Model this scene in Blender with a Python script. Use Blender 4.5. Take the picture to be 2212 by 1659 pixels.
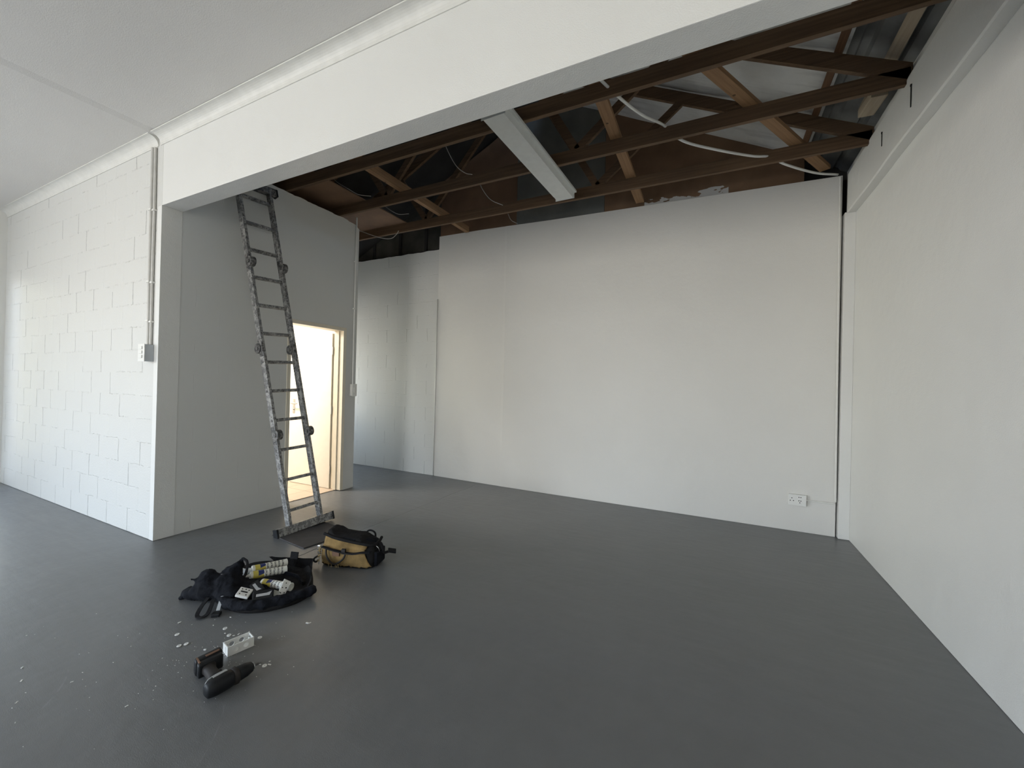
import bpy, bmesh, math, random
from mathutils import Vector, Matrix, noise
R = math.radians
PI = math.pi
for o in list(bpy.data.objects):
    bpy.data.objects.remove(o)
scn = bpy.context.scene
COL = scn.collection

# ---------------------------------------------------------------- camera
def make_camera():
    f, yaw, pitch, roll = 877.98, 0.46086, 0.003429, 0.02451
    fwd = Vector((-math.sin(yaw), math.cos(yaw), 0)); rt = Vector((math.cos(yaw), math.sin(yaw), 0)); up = Vector((0, 0, 1))
    f2 = fwd*math.cos(pitch) + up*math.sin(pitch); u2 = up*math.cos(pitch) - fwd*math.sin(pitch)
    r3 = rt*math.cos(roll) + u2*math.sin(roll); u3 = u2*math.cos(roll) - rt*math.sin(roll)
    cam = bpy.data.cameras.new('camera'); o = bpy.data.objects.new('camera', cam); COL.objects.link(o)
    m = Matrix((r3, u3, -f2)).transposed().to_4x4(); m.translation = Vector((4.15164, -1.71796, 1.36855))
    o.matrix_world = m
    cam.sensor_width = 36.0; cam.lens = f*36.0/2212; cam.clip_start = 0.02
    scn.camera = o
make_camera()

# ---------------------------------------------------------------- light and exposure
scn.view_settings.view_transform = 'Standard'
scn.view_settings.look = 'None'
scn.view_settings.gamma = 1
scn.view_settings.use_curve_mapping = False
scn.view_settings.exposure = -0.10
SKY = 20.0
W = bpy.data.worlds.new('world'); scn.world = W; W.use_nodes = True
nt = W.node_tree; nt.nodes.clear()
tc = nt.nodes.new('ShaderNodeTexCoord'); sp = nt.nodes.new('ShaderNodeSeparateXYZ'); cr = nt.nodes.new('ShaderNodeValToRGB')
mr = nt.nodes.new('ShaderNodeMapRange'); bg = nt.nodes.new('ShaderNodeBackground'); wo = nt.nodes.new('ShaderNodeOutputWorld')
mr.inputs['From Min'].default_value = -1; mr.inputs['From Max'].default_value = 1
nt.links.new(tc.outputs['Generated'], sp.inputs[0]); nt.links.new(sp.outputs['Z'], mr.inputs['Value'])
nt.links.new(mr.outputs[0], cr.inputs[0]); 
gm = nt.nodes.new('ShaderNodeMapRange'); gm.inputs['From Min'].default_value = -0.93; gm.inputs['From Max'].default_value = -0.98; nt.links.new(sp.outputs['X'], gm.inputs['Value'])
gx = nt.nodes.new('ShaderNodeMix'); gx.data_type = 'RGBA'; gx.inputs[7].default_value = (0.92, 0.92, 0.70, 1)   # yellowish tint added to the far-left sky, to colour the passage light
nt.links.new(gm.outputs[0], gx.inputs[0]); nt.links.new(cr.outputs[0], gx.inputs[6]); nt.links.new(gx.outputs[2], bg.inputs[0]); nt.links.new(bg.outputs[0], wo.inputs[0])
e = cr.color_ramp.elements
e[0].position = 0.0; e[0].color = (0.80, 0.77, 0.71, 1)
e[1].position = 1.0; e[1].color = (0.42, 0.62, 1.0, 1)
x = e.new(0.48); x.color = (0.83, 0.79, 0.72, 1)
x = e.new(0.52); x.color = (0.90, 0.92, 0.92, 1)
x = e.new(0.62); x.color = (0.60, 0.78, 1.0, 1)
# sky dimmed towards the left to balance the light through the openings
sm = nt.nodes.new('ShaderNodeMapRange'); sm.inputs['From Min'].default_value = -1; sm.inputs['From Max'].default_value = 0.3
sm.inputs['To Min'].default_value = SKY*0.7; sm.inputs['To Max'].default_value = SKY
nt.links.new(sp.outputs['X'], sm.inputs['Value']); nt.links.new(sm.outputs[0], bg.inputs[1])

def area(name, loc, rot, sx, sy, power, color, portal=False):
    l = bpy.data.lights.new(name, 'AREA'); l.shape = 'RECTANGLE'; l.size = sx; l.size_y = sy; l.energy = power; l.color = color
    if portal: l.cycles.is_portal = True
    o = bpy.data.objects.new(name, l); COL.objects.link(o); o.location = loc; o.rotation_euler = rot
    return o
# openings: glazed front in the left wall, big door behind the camera, window at the end of the passage
LW = (-0.21, -0.13, 0.05, 2.55)      # slim side window by the corner: y0, y1, z0, z1
LS = (-7.9, -3.6, 0.05, 2.65)        # shop window further along the left wall
RW = (-0.6, 1.9, 0.0, 2.5)           # rear opening: x0, x1, z0, z1
CW = (2.2, 3.1, 0.7, 2.3)          # passage window: y0, y1, z0, z1
area('portal_left', (-3.84, (LW[0]+LW[1])/2, (LW[2]+LW[3])/2), (0, -PI/2, 0), LW[3]-LW[2], LW[1]-LW[0], 1, (1, 1, 1), True)
area('portal_shop', (-3.84, (LS[0]+LS[1])/2, (LS[2]+LS[3])/2), (0, -PI/2, 0), LS[3]-LS[2], LS[1]-LS[0], 1, (1, 1, 1), True)
area('portal_rear', ((RW[0]+RW[1])/2, -8.04, (RW[2]+RW[3])/2), (PI/2, 0, 0), RW[1]-RW[0], RW[3]-RW[2], 1, (1, 1, 1), True)
area('portal_passage', (-2.56, (CW[0]+CW[1])/2, (CW[2]+CW[3])/2), (0, -PI/2, 0), CW[3]-CW[2], CW[1]-CW[0], 1, (1, 1, 1), True)
# ceiling lamp of the small room behind the door
area('washroom_lamp', (-1.2, 1.0, 2.43), (0, 0, 0), 0.9, 0.3, 75, (1.0, 0.95, 0.88))

# ---------------------------------------------------------------- materials
def new_mat(name, color, rough=0.6, metal=0.0, spec=0.5):
    m = bpy.data.materials.new(name); m.use_nodes = True
    b = m.node_tree.nodes['Principled BSDF']
    b.inputs['Base Color'].default_value = (*color, 1); b.inputs['Roughness'].default_value = rough
    b.inputs['Metallic'].default_value = metal; b.inputs['Specular IOR Level'].default_value = spec
    return m, m.node_tree, b
def N(nt, t, **kw):
    n = nt.nodes.new(t)
    for k, v in kw.items(): setattr(n, k, v)
    return n
def noise_node(nt, vec, scale, detail=4, rough=0.5):
    n = N(nt, 'ShaderNodeTexNoise'); n.inputs['Scale'].default_value = scale; n.inputs['Detail'].default_value = detail
    n.inputs['Roughness'].default_value = rough
    if vec is not None: nt.links.new(vec, n.inputs['Vector'])
    return n
def ramp(nt, fac, stops):
    r = N(nt, 'ShaderNodeValToRGB'); nt.links.new(fac, r.inputs[0]); el = r.color_ramp.elements
    el[0].position = stops[0][0]; el[0].color = (*stops[0][1], 1) if isinstance(stops[0][1], tuple) else (stops[0][1],)*3 + (1,)
    el[1].position = stops[-1][0]; el[1].color = (*stops[-1][1], 1) if isinstance(stops[-1][1], tuple) else (stops[-1][1],)*3 + (1,)
    for p, c in stops[1:-1]:
        q = el.new(p); q.color = (*c, 1) if isinstance(c, tuple) else (c, c, c, 1)
    return r.outputs[0]
def math_node(nt, op, a, b=None, clamp=False):
    n = N(nt, 'ShaderNodeMath', operation=op); n.use_clamp = clamp
    for i, v in enumerate((a, b)):
        if v is None: continue
        if isinstance(v, (int, float)): n.inputs[i].default_value = v
        else: nt.links.new(v, n.inputs[i])
    return n.outputs[0]
def bump(nt, b, h, dist, strength=1.0, prev=None):
    n = N(nt, 'ShaderNodeBump'); n.inputs['Distance'].default_value = dist; n.inputs['Strength'].default_value = strength
    nt.links.new(h, n.inputs['Height'])
    if prev is not None: nt.links.new(prev, n.inputs['Normal'])
    nt.links.new(n.outputs[0], b.inputs['Normal']); return n.outputs[0]
def objvec(nt, scale=None):
    t = N(nt, 'ShaderNodeTexCoord')
    if scale is None: return t.outputs['Object']
    m = N(nt, 'ShaderNodeMapping'); m.inputs['Scale'].default_value = scale; nt.links.new(t.outputs['Object'], m.inputs['Vector'])
    return m.outputs[0]
def mixcol(nt, fac, a, b, blend='MIX'):
    n = N(nt, 'ShaderNodeMix', data_type='RGBA', blend_type=blend)
    if isinstance(fac, (int, float)): n.inputs[0].default_value = fac
    else: nt.links.new(fac, n.inputs[0])
    for i, v in ((6, a), (7, b)):
        if isinstance(v, tuple): n.inputs[i].default_value = (*v, 1)
        else: nt.links.new(v, n.inputs[i])
    return n.outputs[2]

def plain(name, color, rough=0.6, metal=0.0, vary=0.12, scale=14, bmp=0.0005, bscale=90, spec=0.5):
    m, nt, b = new_mat(name, color, rough, metal, spec)
    v = objvec(nt); n = noise_node(nt, v, scale)
    d = tuple(c*(1-vary) for c in color); l = tuple(min(1, c*(1+vary)) for c in color)
    nt.links.new(ramp(nt, n.outputs[0], [(0.3, d), (0.7, l)]), b.inputs['Base Color'])
    if bmp: bump(nt, b, noise_node(nt, v, bscale).outputs[0], bmp)
    return m

def paint_mat(name, color=(0.78, 0.78, 0.755), rough=0.42, bf=1.0):
    m, nt, b = new_mat(name, color, rough)
    v = objvec(nt)
    n = noise_node(nt, v, 1.3, 3)
    nt.links.new(ramp(nt, n.outputs[0], [(0.3, tuple(c*0.965 for c in color)), (0.7, color)]), b.inputs['Base Color'])
    n1 = noise_node(nt, v, 3.0, 3); n2 = noise_node(nt, v, 160, 2)
    p = bump(nt, b, n1.outputs[0], 0.012*bf)
    bump(nt, b, n2.outputs[0], 0.0012, 1, p)
    return m

def block_mat(name, phase, strength=1.0, corner_x=None, axis='X'):
    color = (0.67, 0.67, 0.645)
    m, nt, b = new_mat(name, color, 0.5, 0, 0.35)
    t = N(nt, 'ShaderNodeTexCoord'); s = N(nt, 'ShaderNodeSeparateXYZ'); nt.links.new(t.outputs['Object'], s.inputs[0])
    v = t.outputs['Object']
    warp = noise_node(nt, v, 7.0, 4, 0.6); warpz = noise_node(nt, v, 4.0, 4, 0.6)
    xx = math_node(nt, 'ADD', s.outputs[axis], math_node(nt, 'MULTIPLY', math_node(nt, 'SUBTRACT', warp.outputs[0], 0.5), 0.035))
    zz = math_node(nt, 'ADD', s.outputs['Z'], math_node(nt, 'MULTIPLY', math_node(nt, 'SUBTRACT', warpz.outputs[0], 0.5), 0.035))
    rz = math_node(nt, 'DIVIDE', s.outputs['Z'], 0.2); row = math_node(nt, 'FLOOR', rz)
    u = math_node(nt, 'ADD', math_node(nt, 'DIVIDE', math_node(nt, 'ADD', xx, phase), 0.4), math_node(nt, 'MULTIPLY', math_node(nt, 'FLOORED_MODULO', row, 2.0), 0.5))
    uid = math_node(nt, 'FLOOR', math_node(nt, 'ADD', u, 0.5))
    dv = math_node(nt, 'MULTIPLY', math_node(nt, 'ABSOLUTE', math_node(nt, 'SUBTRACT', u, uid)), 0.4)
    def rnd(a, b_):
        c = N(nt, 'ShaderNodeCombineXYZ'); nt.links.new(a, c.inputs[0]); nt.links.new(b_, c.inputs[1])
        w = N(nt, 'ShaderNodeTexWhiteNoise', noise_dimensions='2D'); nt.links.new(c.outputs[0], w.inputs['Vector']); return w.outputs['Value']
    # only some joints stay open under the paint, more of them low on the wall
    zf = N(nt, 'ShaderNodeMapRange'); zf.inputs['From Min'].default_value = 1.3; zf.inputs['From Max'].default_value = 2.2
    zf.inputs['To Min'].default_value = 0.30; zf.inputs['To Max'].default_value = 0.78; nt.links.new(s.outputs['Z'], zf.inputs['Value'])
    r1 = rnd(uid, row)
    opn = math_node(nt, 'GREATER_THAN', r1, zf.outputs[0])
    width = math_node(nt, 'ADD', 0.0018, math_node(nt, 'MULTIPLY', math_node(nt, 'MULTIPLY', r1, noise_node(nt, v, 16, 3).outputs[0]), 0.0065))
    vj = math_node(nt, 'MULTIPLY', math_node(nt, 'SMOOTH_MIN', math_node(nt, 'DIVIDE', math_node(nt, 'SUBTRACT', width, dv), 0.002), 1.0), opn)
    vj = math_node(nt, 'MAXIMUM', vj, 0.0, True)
    hid = math_node(nt, 'FLOOR', u); rr = math_node(nt, 'DIVIDE', zz, 0.2); rid = math_node(nt, 'FLOOR', math_node(nt, 'ADD', rr, 0.5))
    dh = math_node(nt, 'MULTIPLY', math_node(nt, 'ABSOLUTE', math_node(nt, 'SUBTRACT', rr, rid)), 0.2)
    hn = noise_node(nt, v, 6, 4, 0.6)
    hopn = math_node(nt, 'GREATER_THAN', hn.outputs[0], 0.50)
    hj = math_node(nt, 'MULTIPLY', math_node(nt, 'DIVIDE', math_node(nt, 'SUBTRACT', 0.008, dh), 0.006, True), hopn)
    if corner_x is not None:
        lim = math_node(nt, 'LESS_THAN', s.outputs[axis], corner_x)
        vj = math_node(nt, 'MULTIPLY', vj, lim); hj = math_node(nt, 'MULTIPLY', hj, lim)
    nt.links.new(mixcol(nt, math_node(nt, 'MULTIPLY', vj, 0.75*min(1, strength) if strength > 0.2 else 0.0), color, (0.25, 0.245, 0.235)), b.inputs['Base Color'])  # groove shade and bare cement put into the open joints as grey
    p = bump(nt, b, math_node(nt, 'MULTIPLY', vj, -1.0), 0.008*strength)
    p = bump(nt, b, math_node(nt, 'MULTIPLY', hj, math_node(nt, 'SUBTRACT', noise_node(nt, v, 30, 3).outputs[0], 0.62)), 0.014*strength, 1, p)
    # raised smears beside the open joints
    dn = math_node(nt, 'DIVIDE', math_node(nt, 'SUBTRACT', 0.022, dv), 0.022, True)
    p = bump(nt, b, math_node(nt, 'MULTIPLY', dn, noise_node(nt, v, 24, 4).outputs[0]), 0.004*strength, 1, p)
    p = bump(nt, b, noise_node(nt, v, 60, 4).outputs[0], 0.002*strength, 1, p)
    bump(nt, b, noise_node(nt, v, 2.0, 2).outputs[0], 0.012*strength, 1, p)
    return m

def floor_mat():
    m, nt, b = new_mat('floor_paint', (0.10, 0.104, 0.108), 0.4)
    v = objvec(nt)
    n = noise_node(nt, v, 0.9, 5, 0.6); n2 = noise_node(nt, v, 7, 5, 0.6); n3 = noise_node(nt, v, 260, 2)
    c1 = ramp(nt, n.outputs[0], [(0.3, (0.140, 0.143, 0.146)), (0.7, (0.162, 0.165, 0.168))])
    c2 = mixcol(nt, 0.25, c1, ramp(nt, n2.outputs[0], [(0.3, (0.125, 0.128, 0.13)), (0.75, (0.19, 0.193, 0.196))]))
    # fine pale dust specks
    vor = N(nt, 'ShaderNodeTexVoronoi'); vor.inputs['Scale'].default_value = 26; nt.links.new(v, vor.inputs['Vector'])
    spk = math_node(nt, 'LESS_THAN', vor.outputs['Distance'], 0.022)
    spk = math_node(nt, 'MULTIPLY', spk, ramp(nt, noise_node(nt, v, 1.7, 2).outputs[0], [(0.54, 0.0), (0.70, 0.4)]))
    c2 = mixcol(nt, spk, c2, (0.42, 0.42, 0.42))
    # scuffed arcs and trowel streaks
    sx = N(nt, 'ShaderNodeSeparateXYZ'); nt.links.new(v, sx.inputs[0])
    total = None
    for (cx, cy, r, x0, x1, y0, y1, wd) in ARCS:
        dx = math_node(nt, 'SUBTRACT', sx.outputs['X'], cx); dy = math_node(nt, 'SUBTRACT', sx.outputs['Y'], cy)
        dd = math_node(nt, 'SQRT', math_node(nt, 'ADD', math_node(nt, 'MULTIPLY', dx, dx), math_node(nt, 'MULTIPLY', dy, dy)))
        k = math_node(nt, 'LESS_THAN', math_node(nt, 'ABSOLUTE', math_node(nt, 'SUBTRACT', dd, r)), wd)
        for val, lo, hi in ((sx.outputs['X'], x0, x1), (sx.outputs['Y'], y0, y1)):
            k = math_node(nt, 'MULTIPLY', k, math_node(nt, 'GREATER_THAN', val, lo)); k = math_node(nt, 'MULTIPLY', k, math_node(nt, 'LESS_THAN', val, hi))
        total = k if total is None else math_node(nt, 'MAXIMUM', total, k)
    total = math_node(nt, 'MULTIPLY', total, ramp(nt, noise_node(nt, v, 14, 3).outputs[0], [(0.42, 0.0), (0.62, 0.4)]))
    c2 = mixcol(nt, total, c2, (0.26, 0.26, 0.27))
    nt.links.new(c2, b.inputs['Base Color'])
    st = noise_node(nt, objvec(nt, (1.2, 9, 1)), 2.5, 4, 0.6)
    nt.links.new(ramp(nt, math_node(nt, 'ADD', math_node(nt, 'MULTIPLY', n2.outputs[0], 0.5), math_node(nt, 'MULTIPLY', st.outputs[0], 0.5)), [(0.3, 0.30), (0.7, 0.42)]), b.inputs['Roughness'])
    p = bump(nt, b, n.outputs[0], 0.015)
    p = bump(nt, b, st.outputs[0], 0.0008, 1, p)
    # long joint in the screed
    jn = noise_node(nt, v, 3.0, 4); jx = math_node(nt, 'SUBTRACT', math_node(nt, 'ADD', sx.outputs['X'], math_node(nt, 'MULTIPLY', math_node(nt, 'SUBTRACT', jn.outputs[0], 0.5), 0.10)), 1.28)
    jd = math_node(nt, 'ADD', math_node(nt, 'ABSOLUTE', jx), math_node(nt, 'LESS_THAN', sx.outputs['Y'], 0.2))
    p = bump(nt, b, ramp(nt, jd, [(0.0, 0.0), (0.006, 1.0)]), 0.0035, 1, p)
    bump(nt, b, n3.outputs[0], 0.0006, 1, p)
    return m
ARCS = [(1.32, -1.452, 0.555, 1.497, 1.762, -1.113, -0.919, 0.003), (2.02, -1.244, 0.623, 2.343, 2.56, -0.927, -0.708, 0.0022),
        (1.76, -1.161, 0.399, 1.726, 1.946, -0.813, -0.753, 0.003), (2.128, -1.057, 0.259, 2.108, 2.3, -0.866, -0.789, 0.0025)]

def timber_mat(name, dark, light, rough=0.75, along='X'):
    m, nt, b = new_mat(name, light, rough)
    sc = {'X': (1.2, 30, 30), 'Y': (30, 1.2, 30), 'Z': (30, 30, 1.2)}[along]
    v = objvec(nt, sc); n = noise_node(nt, v, 1.6, 5, 0.6); v0 = objvec(nt)
    n2 = noise_node(nt, v0, 2.2, 3)
    c = ramp(nt, n.outputs[0], [(0.3, dark), (0.7, light)])
    c = mixcol(nt, math_node(nt, 'MULTIPLY', n2.outputs[0], 0.5), c, tuple(d*0.75 for d in dark))
    vor = N(nt, 'ShaderNodeTexVoronoi'); vor.inputs['Scale'].default_value = 3.5; nt.links.new(v0, vor.inputs['Vector'])
    kn = math_node(nt, 'LESS_THAN', vor.outputs['Distance'], 0.045)
    c = mixcol(nt, kn, c, tuple(d*0.4 for d in dark))
    nt.links.new(c, b.inputs['Base Color'])
    bump(nt, b, n.outputs[0], 0.001)
    return m

def spatter_mat(name, base, spots, dark, rough=0.5, metal=0.6):
    m, nt, b = new_mat(name, base, rough, metal)
    v = objvec(nt)
    n = noise_node(nt, v, 26, 5, 0.65); n2 = noise_node(nt, v, 60, 4)
    c = mixcol(nt, ramp(nt, n.outputs[0], [(0.46, 0.0), (0.56, 1.0)]), base, spots)
    c = mixcol(nt, ramp(nt, n2.outputs[0], [(0.58, 0.0), (0.63, 0.85)]), c, dark)
    nt.links.new(c, b.inputs['Base Color'])
    nt.links.new(ramp(nt, n.outputs[0], [(0.46, metal), (0.56, 0.0)]), b.inputs['Metallic'])
    return m

def fabric_mat(name, color, vary=0.3, weave=500):
    m, nt, b = new_mat(name, color, 0.9, 0, 0.2)
    v = objvec(nt); n = noise_node(nt, v, 9, 4); n2 = noise_node(nt, v, weave, 2); n3 = noise_node(nt, v, 24, 4)
    c = ramp(nt, n.outputs[0], [(0.3, tuple(q*(1-vary) for q in color)), (0.7, tuple(q*(1+vary) for q in color))])
    nt.links.new(c, b.inputs['Base Color'])
    p = bump(nt, b, n3.outputs[0], 0.008); bump(nt, b, n2.outputs[0], 0.0006, 1, p)
    return m

M = {}
M['paint'] = paint_mat('white_wall_paint')
M['paint_dry'] = paint_mat('white_partition_paint', (0.745, 0.735, 0.70), 0.55)
M['ceil'] = paint_mat('ceiling_paint', (0.74, 0.725, 0.70), 0.7, 0.25)
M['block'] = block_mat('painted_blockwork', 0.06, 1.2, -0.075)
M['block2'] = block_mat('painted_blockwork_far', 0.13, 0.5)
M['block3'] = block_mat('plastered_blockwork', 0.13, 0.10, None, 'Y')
M['floor'] = floor_mat()
M['timber'] = timber_mat('pine_truss', (0.085, 0.048, 0.024), (0.21, 0.125, 0.066))
M['timber_light'] = timber_mat('pine_binder', (0.24, 0.13, 0.06), (0.42, 0.25, 0.13), along='Y')
M['timber_pale'] = timber_mat('pale_offcut', (0.35, 0.28, 0.20), (0.5, 0.42, 0.32), along='Y')
M['trim'] = plain('trim_paint', (0.74, 0.735, 0.70), 0.45, vary=0.04)
M['cream'] = plain('cream_enamel', (0.72, 0.66, 0.54), 0.35, vary=0.03)
M['conduit'] = plain('painted_conduit', (0.60, 0.59, 0.56), 0.4, vary=0.06)
M['white_plastic'] = plain('white_plastic', (0.80, 0.80, 0.77), 0.35, vary=0.03)
M['grey_plastic'] = plain('pale_grey_plastic', (0.50, 0.53, 0.56), 0.4, vary=0.05)
M['hole'] = plain('dark_hole', (0.01, 0.01, 0.01), 0.9, vary=0.1)
M['light_metal'] = plain('white_enamelled_steel', (0.70, 0.72, 0.70), 0.35, vary=0.04)
M['wire'] = plain('grey_flex', (0.45, 0.42, 0.38), 0.6)
M['roof'] = plain('grey_roof_sheet', (0.16, 0.165, 0.165), 0.55, vary=0.3, scale=5)
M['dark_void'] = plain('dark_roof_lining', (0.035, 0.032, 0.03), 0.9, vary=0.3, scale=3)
M['fibre'] = plain('fibre_cement', (0.155, 0.155, 0.14), 0.85, vary=0.2, scale=3)
M['fibre_dark'] = plain('dark_fibre_cement', (0.075, 0.07, 0.058), 0.9, vary=0.35, scale=4)
M['brownboard'] = plain('brown_hardboard', (0.20, 0.115, 0.065), 0.8, vary=0.2, scale=3)
M['alu'] = spatter_mat('paint_spattered_aluminium', (0.20, 0.20, 0.20), (0.36, 0.355, 0.34), (0.045, 0.042, 0.04))
M['alu_dark'] = spatter_mat('worn_steel_hinge', (0.10, 0.10, 0.10), (0.22, 0.21, 0.20), (0.03, 0.03, 0.03))
M['rubbermat'] = plain('dark_board', (0.055, 0.050, 0.050), 0.75, vary=0.15)
M['blackfab'] = fabric_mat('black_nylon', (0.0065, 0.0075, 0.011))
M['blackfab2'] = fabric_mat('faded_black_canvas', (0.014, 0.0135, 0.014))
M['web'] = fabric_mat('black_webbing', (0.016, 0.016, 0.018))
M['tan'] = fabric_mat('tan_canvas', (0.25, 0.165, 0.068), 0.45)
M['tan_fray'] = fabric_mat('frayed_canvas', (0.55, 0.42, 0.22), 0.2)
M['leather'] = plain('brown_leather_patch', (0.16, 0.085, 0.05), 0.7)
M['black_plastic'] = plain('black_plastic', (0.008, 0.009, 0.011), 0.5, vary=0.2, spec=0.3)
M['brown_rubber'] = plain('dark_brown_rubber', (0.014, 0.011, 0.010), 0.7, vary=0.3)
M['steel'] = plain('bright_steel', (0.55, 0.55, 0.55), 0.3, 1.0, vary=0.1)
M['grey_label'] = plain('grey_sticker', (0.42, 0.42, 0.42), 0.5, vary=0.1)
M['clear'] = plain('milky_plastic', (0.62, 0.66, 0.70), 0.3, vary=0.1)

def tube_mat():
    m, nt, b = new_mat('printed_cartridge', (0.8, 0.8, 0.74), 0.4)
    t = N(nt, 'ShaderNodeTexCoord'); s = N(nt, 'ShaderNodeSeparateXYZ'); nt.links.new(t.outputs['Object'], s.inputs[0])
    # cartridge runs along local x from 0 to 0.215; print in columns of small lines
    X = s.outputs['X']; Y = s.outputs['Y']; Z = s.outputs['Z']
    cols = math_node(nt, 'GREATER_THAN', math_node(nt, 'FRACT', math_node(nt, 'MULTIPLY', X, 42.0)), 0.52)
    c = N(nt, 'ShaderNodeCombineXYZ'); nt.links.new(math_node(nt, 'MULTIPLY', X, 160), c.inputs[0]); nt.links.new(math_node(nt, 'MULTIPLY', Y, 420), c.inputs[1]); nt.links.new(math_node(nt, 'MULTIPLY', Z, 420), c.inputs[2])
    n = noise_node(nt, c.outputs[0], 1.0, 1); g = math_node(nt, 'GREATER_THAN', n.outputs[0], 0.48)
    rng = math_node(nt, 'MULTIPLY', math_node(nt, 'GREATER_THAN', X, 0.065), math_node(nt, 'LESS_THAN', X, 0.195))
    k = math_node(nt, 'MULTIPLY', math_node(nt, 'MULTIPLY', cols, g), rng)
    col = mixcol(nt, k, (0.80, 0.80, 0.74), (0.09, 0.09, 0.09))
    yel = math_node(nt, 'MULTIPLY', math_node(nt, 'GREATER_THAN', X, 0.015), math_node(nt, 'LESS_THAN', math_node(nt, 'ADD', X, math_node(nt, 'MULTIPLY', Y, 1.2)), 0.05))
    col = mixcol(nt, yel, col, (0.62, 0.52, 0.10))
    blu = math_node(nt, 'MULTIPLY', math_node(nt, 'GREATER_THAN', X, 0.045), math_node(nt, 'LESS_THAN', X, 0.078))
    blu = math_node(nt, 'MULTIPLY', blu, math_node(nt, 'GREATER_THAN', math_node(nt, 'SUBTRACT', Z, math_node(nt, 'MULTIPLY', X, 0.25)), -0.004))
    blu = math_node(nt, 'MULTIPLY', blu, math_node(nt, 'LESS_THAN', Y, 0.012))
    colb = mixcol(nt, blu, col, (0.02, 0.035, 0.16))
    nt.links.new(colb, b.inputs['Base Color'])
    return m, k
M['tube'] = tube_mat()[0]

def sheet_underlay_mat():
    m, nt, b = new_mat('pale_roof_underlay', (0.55, 0.56, 0.55), 0.6)
    v = objvec(nt); n = noise_node(nt, v, 2.0, 4); n2 = noise_node(nt, objvec(nt, (1, 7, 1)), 1.5, 4)
    c = ramp(nt, n.outputs[0], [(0.3, (0.45, 0.455, 0.45)), (0.65, (0.74, 0.75, 0.74))])
    c = mixcol(nt, ramp(nt, n2.outputs[0], [(0.52, 0.0), (0.72, 0.55)]), c, (0.25, 0.25, 0.26))
    nt.links.new(c, b.inputs['Base Color']); bump(nt, b, n2.outputs[0], 0.02)
    return m
M['underlay'] = sheet_underlay_mat()

def overpaint_board_mat():
    m, nt, b = new_mat('brown_hardboard_with_paint', (0.2, 0.115, 0.065), 0.8)
    v = objvec(nt); n = noise_node(nt, v, 3, 4); s = N(nt, 'ShaderNodeSeparateXYZ'); nt.links.new(v, s.inputs[0])
    base = ramp(nt, n.outputs[0], [(0.3, (0.155, 0.088, 0.048)), (0.7, (0.235, 0.14, 0.08))])
    e1 = noise_node(nt, objvec(nt, (1, 1, 3)), 5, 5)
    lim = math_node(nt, 'ADD', 3.485, math_node(nt, 'MULTIPLY', math_node(nt, 'SUBTRACT', e1.outputs[0], 0.34), 0.42))
    k = math_node(nt, 'LESS_THAN', s.outputs['Z'], lim)
    k = math_node(nt, 'MULTIPLY', k, math_node(nt, 'GREATER_THAN', s.outputs['X'], 3.38)); k = math_node(nt, 'MULTIPLY', k, math_node(nt, 'LESS_THAN', s.outputs['X'], 4.25))
    nt.links.new(mixcol(nt, k, base, (0.6, 0.59, 0.56)), b.inputs['Base Color'])
    return m
M['overpaint'] = overpaint_board_mat()

def tile_mat():
    m, nt, b = new_mat('cream_floor_tile', (0.6, 0.5, 0.4), 0.35)
    v = objvec(nt)
    br = N(nt, 'ShaderNodeTexBrick'); nt.links.new(v, br.inputs['Vector']); br.offset = 0.0
    br.inputs['Scale'].default_value = 1; br.inputs['Brick Width'].default_value = 0.33; br.inputs['Row Height'].default_value = 0.33; br.inputs['Mortar Size'].default_value = 0.005
    br.inputs['Color1'].default_value = (0.62, 0.50, 0.38, 1); br.inputs['Color2'].default_value = (0.58, 0.46, 0.35, 1); br.inputs['Mortar'].default_value = (0.3, 0.24, 0.18, 1)
    nt.links.new(br.outputs['Color'], b.inputs['Base Color'])
    return m
M['tile'] = tile_mat()

# ---------------------------------------------------------------- mesh helpers
def link(name, bm, mat, parent=None, smooth=False, loc=None, rot=None):
    me = bpy.data.meshes.new(name); bmesh.ops.recalc_face_normals(bm, faces=bm.faces); bm.to_mesh(me); bm.free()
    o = bpy.data.objects.new(name, me); COL.objects.link(o)
    for m in (mat if isinstance(mat, (list, tuple)) else [mat]): me.materials.append(m)
    if smooth:
        for p in me.polygons: p.use_smooth = True
    if parent is not None: o.parent = parent
    if loc is not None: o.location = loc
    if rot is not None: o.rotation_euler = rot
    return o
def tag(o, label=None, cat=None, group=None, kind=None):
    for k, v in (('label', label), ('category', cat), ('group', group), ('kind', kind)):
        if v: o[k] = v
    return o
def empty(name, loc=(0, 0, 0), rotz=0.0, rot=None):
    o = bpy.data.objects.new(name, None); COL.objects.link(o); o.location = loc
    o.rotation_euler = rot if rot is not None else (0, 0, rotz); o.empty_display_size = 0.1
    return o
def box(bm, x0, x1, y0, y1, z0, z1, bev=0.0, mat=None, idx=0):
    vs = [bm.verts.new((x, y, z)) for z in (z0, z1) for x, y in ((x0, y0), (x1, y0), (x1, y1), (x0, y1))]
    fs = [bm.faces.new([vs[i] for i in q]) for q in ((3, 2, 1, 0), (4, 5, 6, 7), (0, 1, 5, 4), (1, 2, 6, 5), (2, 3, 7, 6), (3, 0, 4, 7))]
    for f in fs: f.material_index = idx
    if mat is not None:
        for v in vs: v.co = mat @ v.co
    if bev:
        es = {e for f in fs for e in f.edges}
        bmesh.ops.bevel(bm, geom=list(es), offset=bev, segments=2, affect='EDGES', profile=0.6)
def BX(x0, x1, y0, y1, z0, z1, bev=0.0, mat=None):
    bm = bmesh.new(); box(bm, x0, x1, y0, y1, z0, z1, bev, mat); return bm
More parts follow.
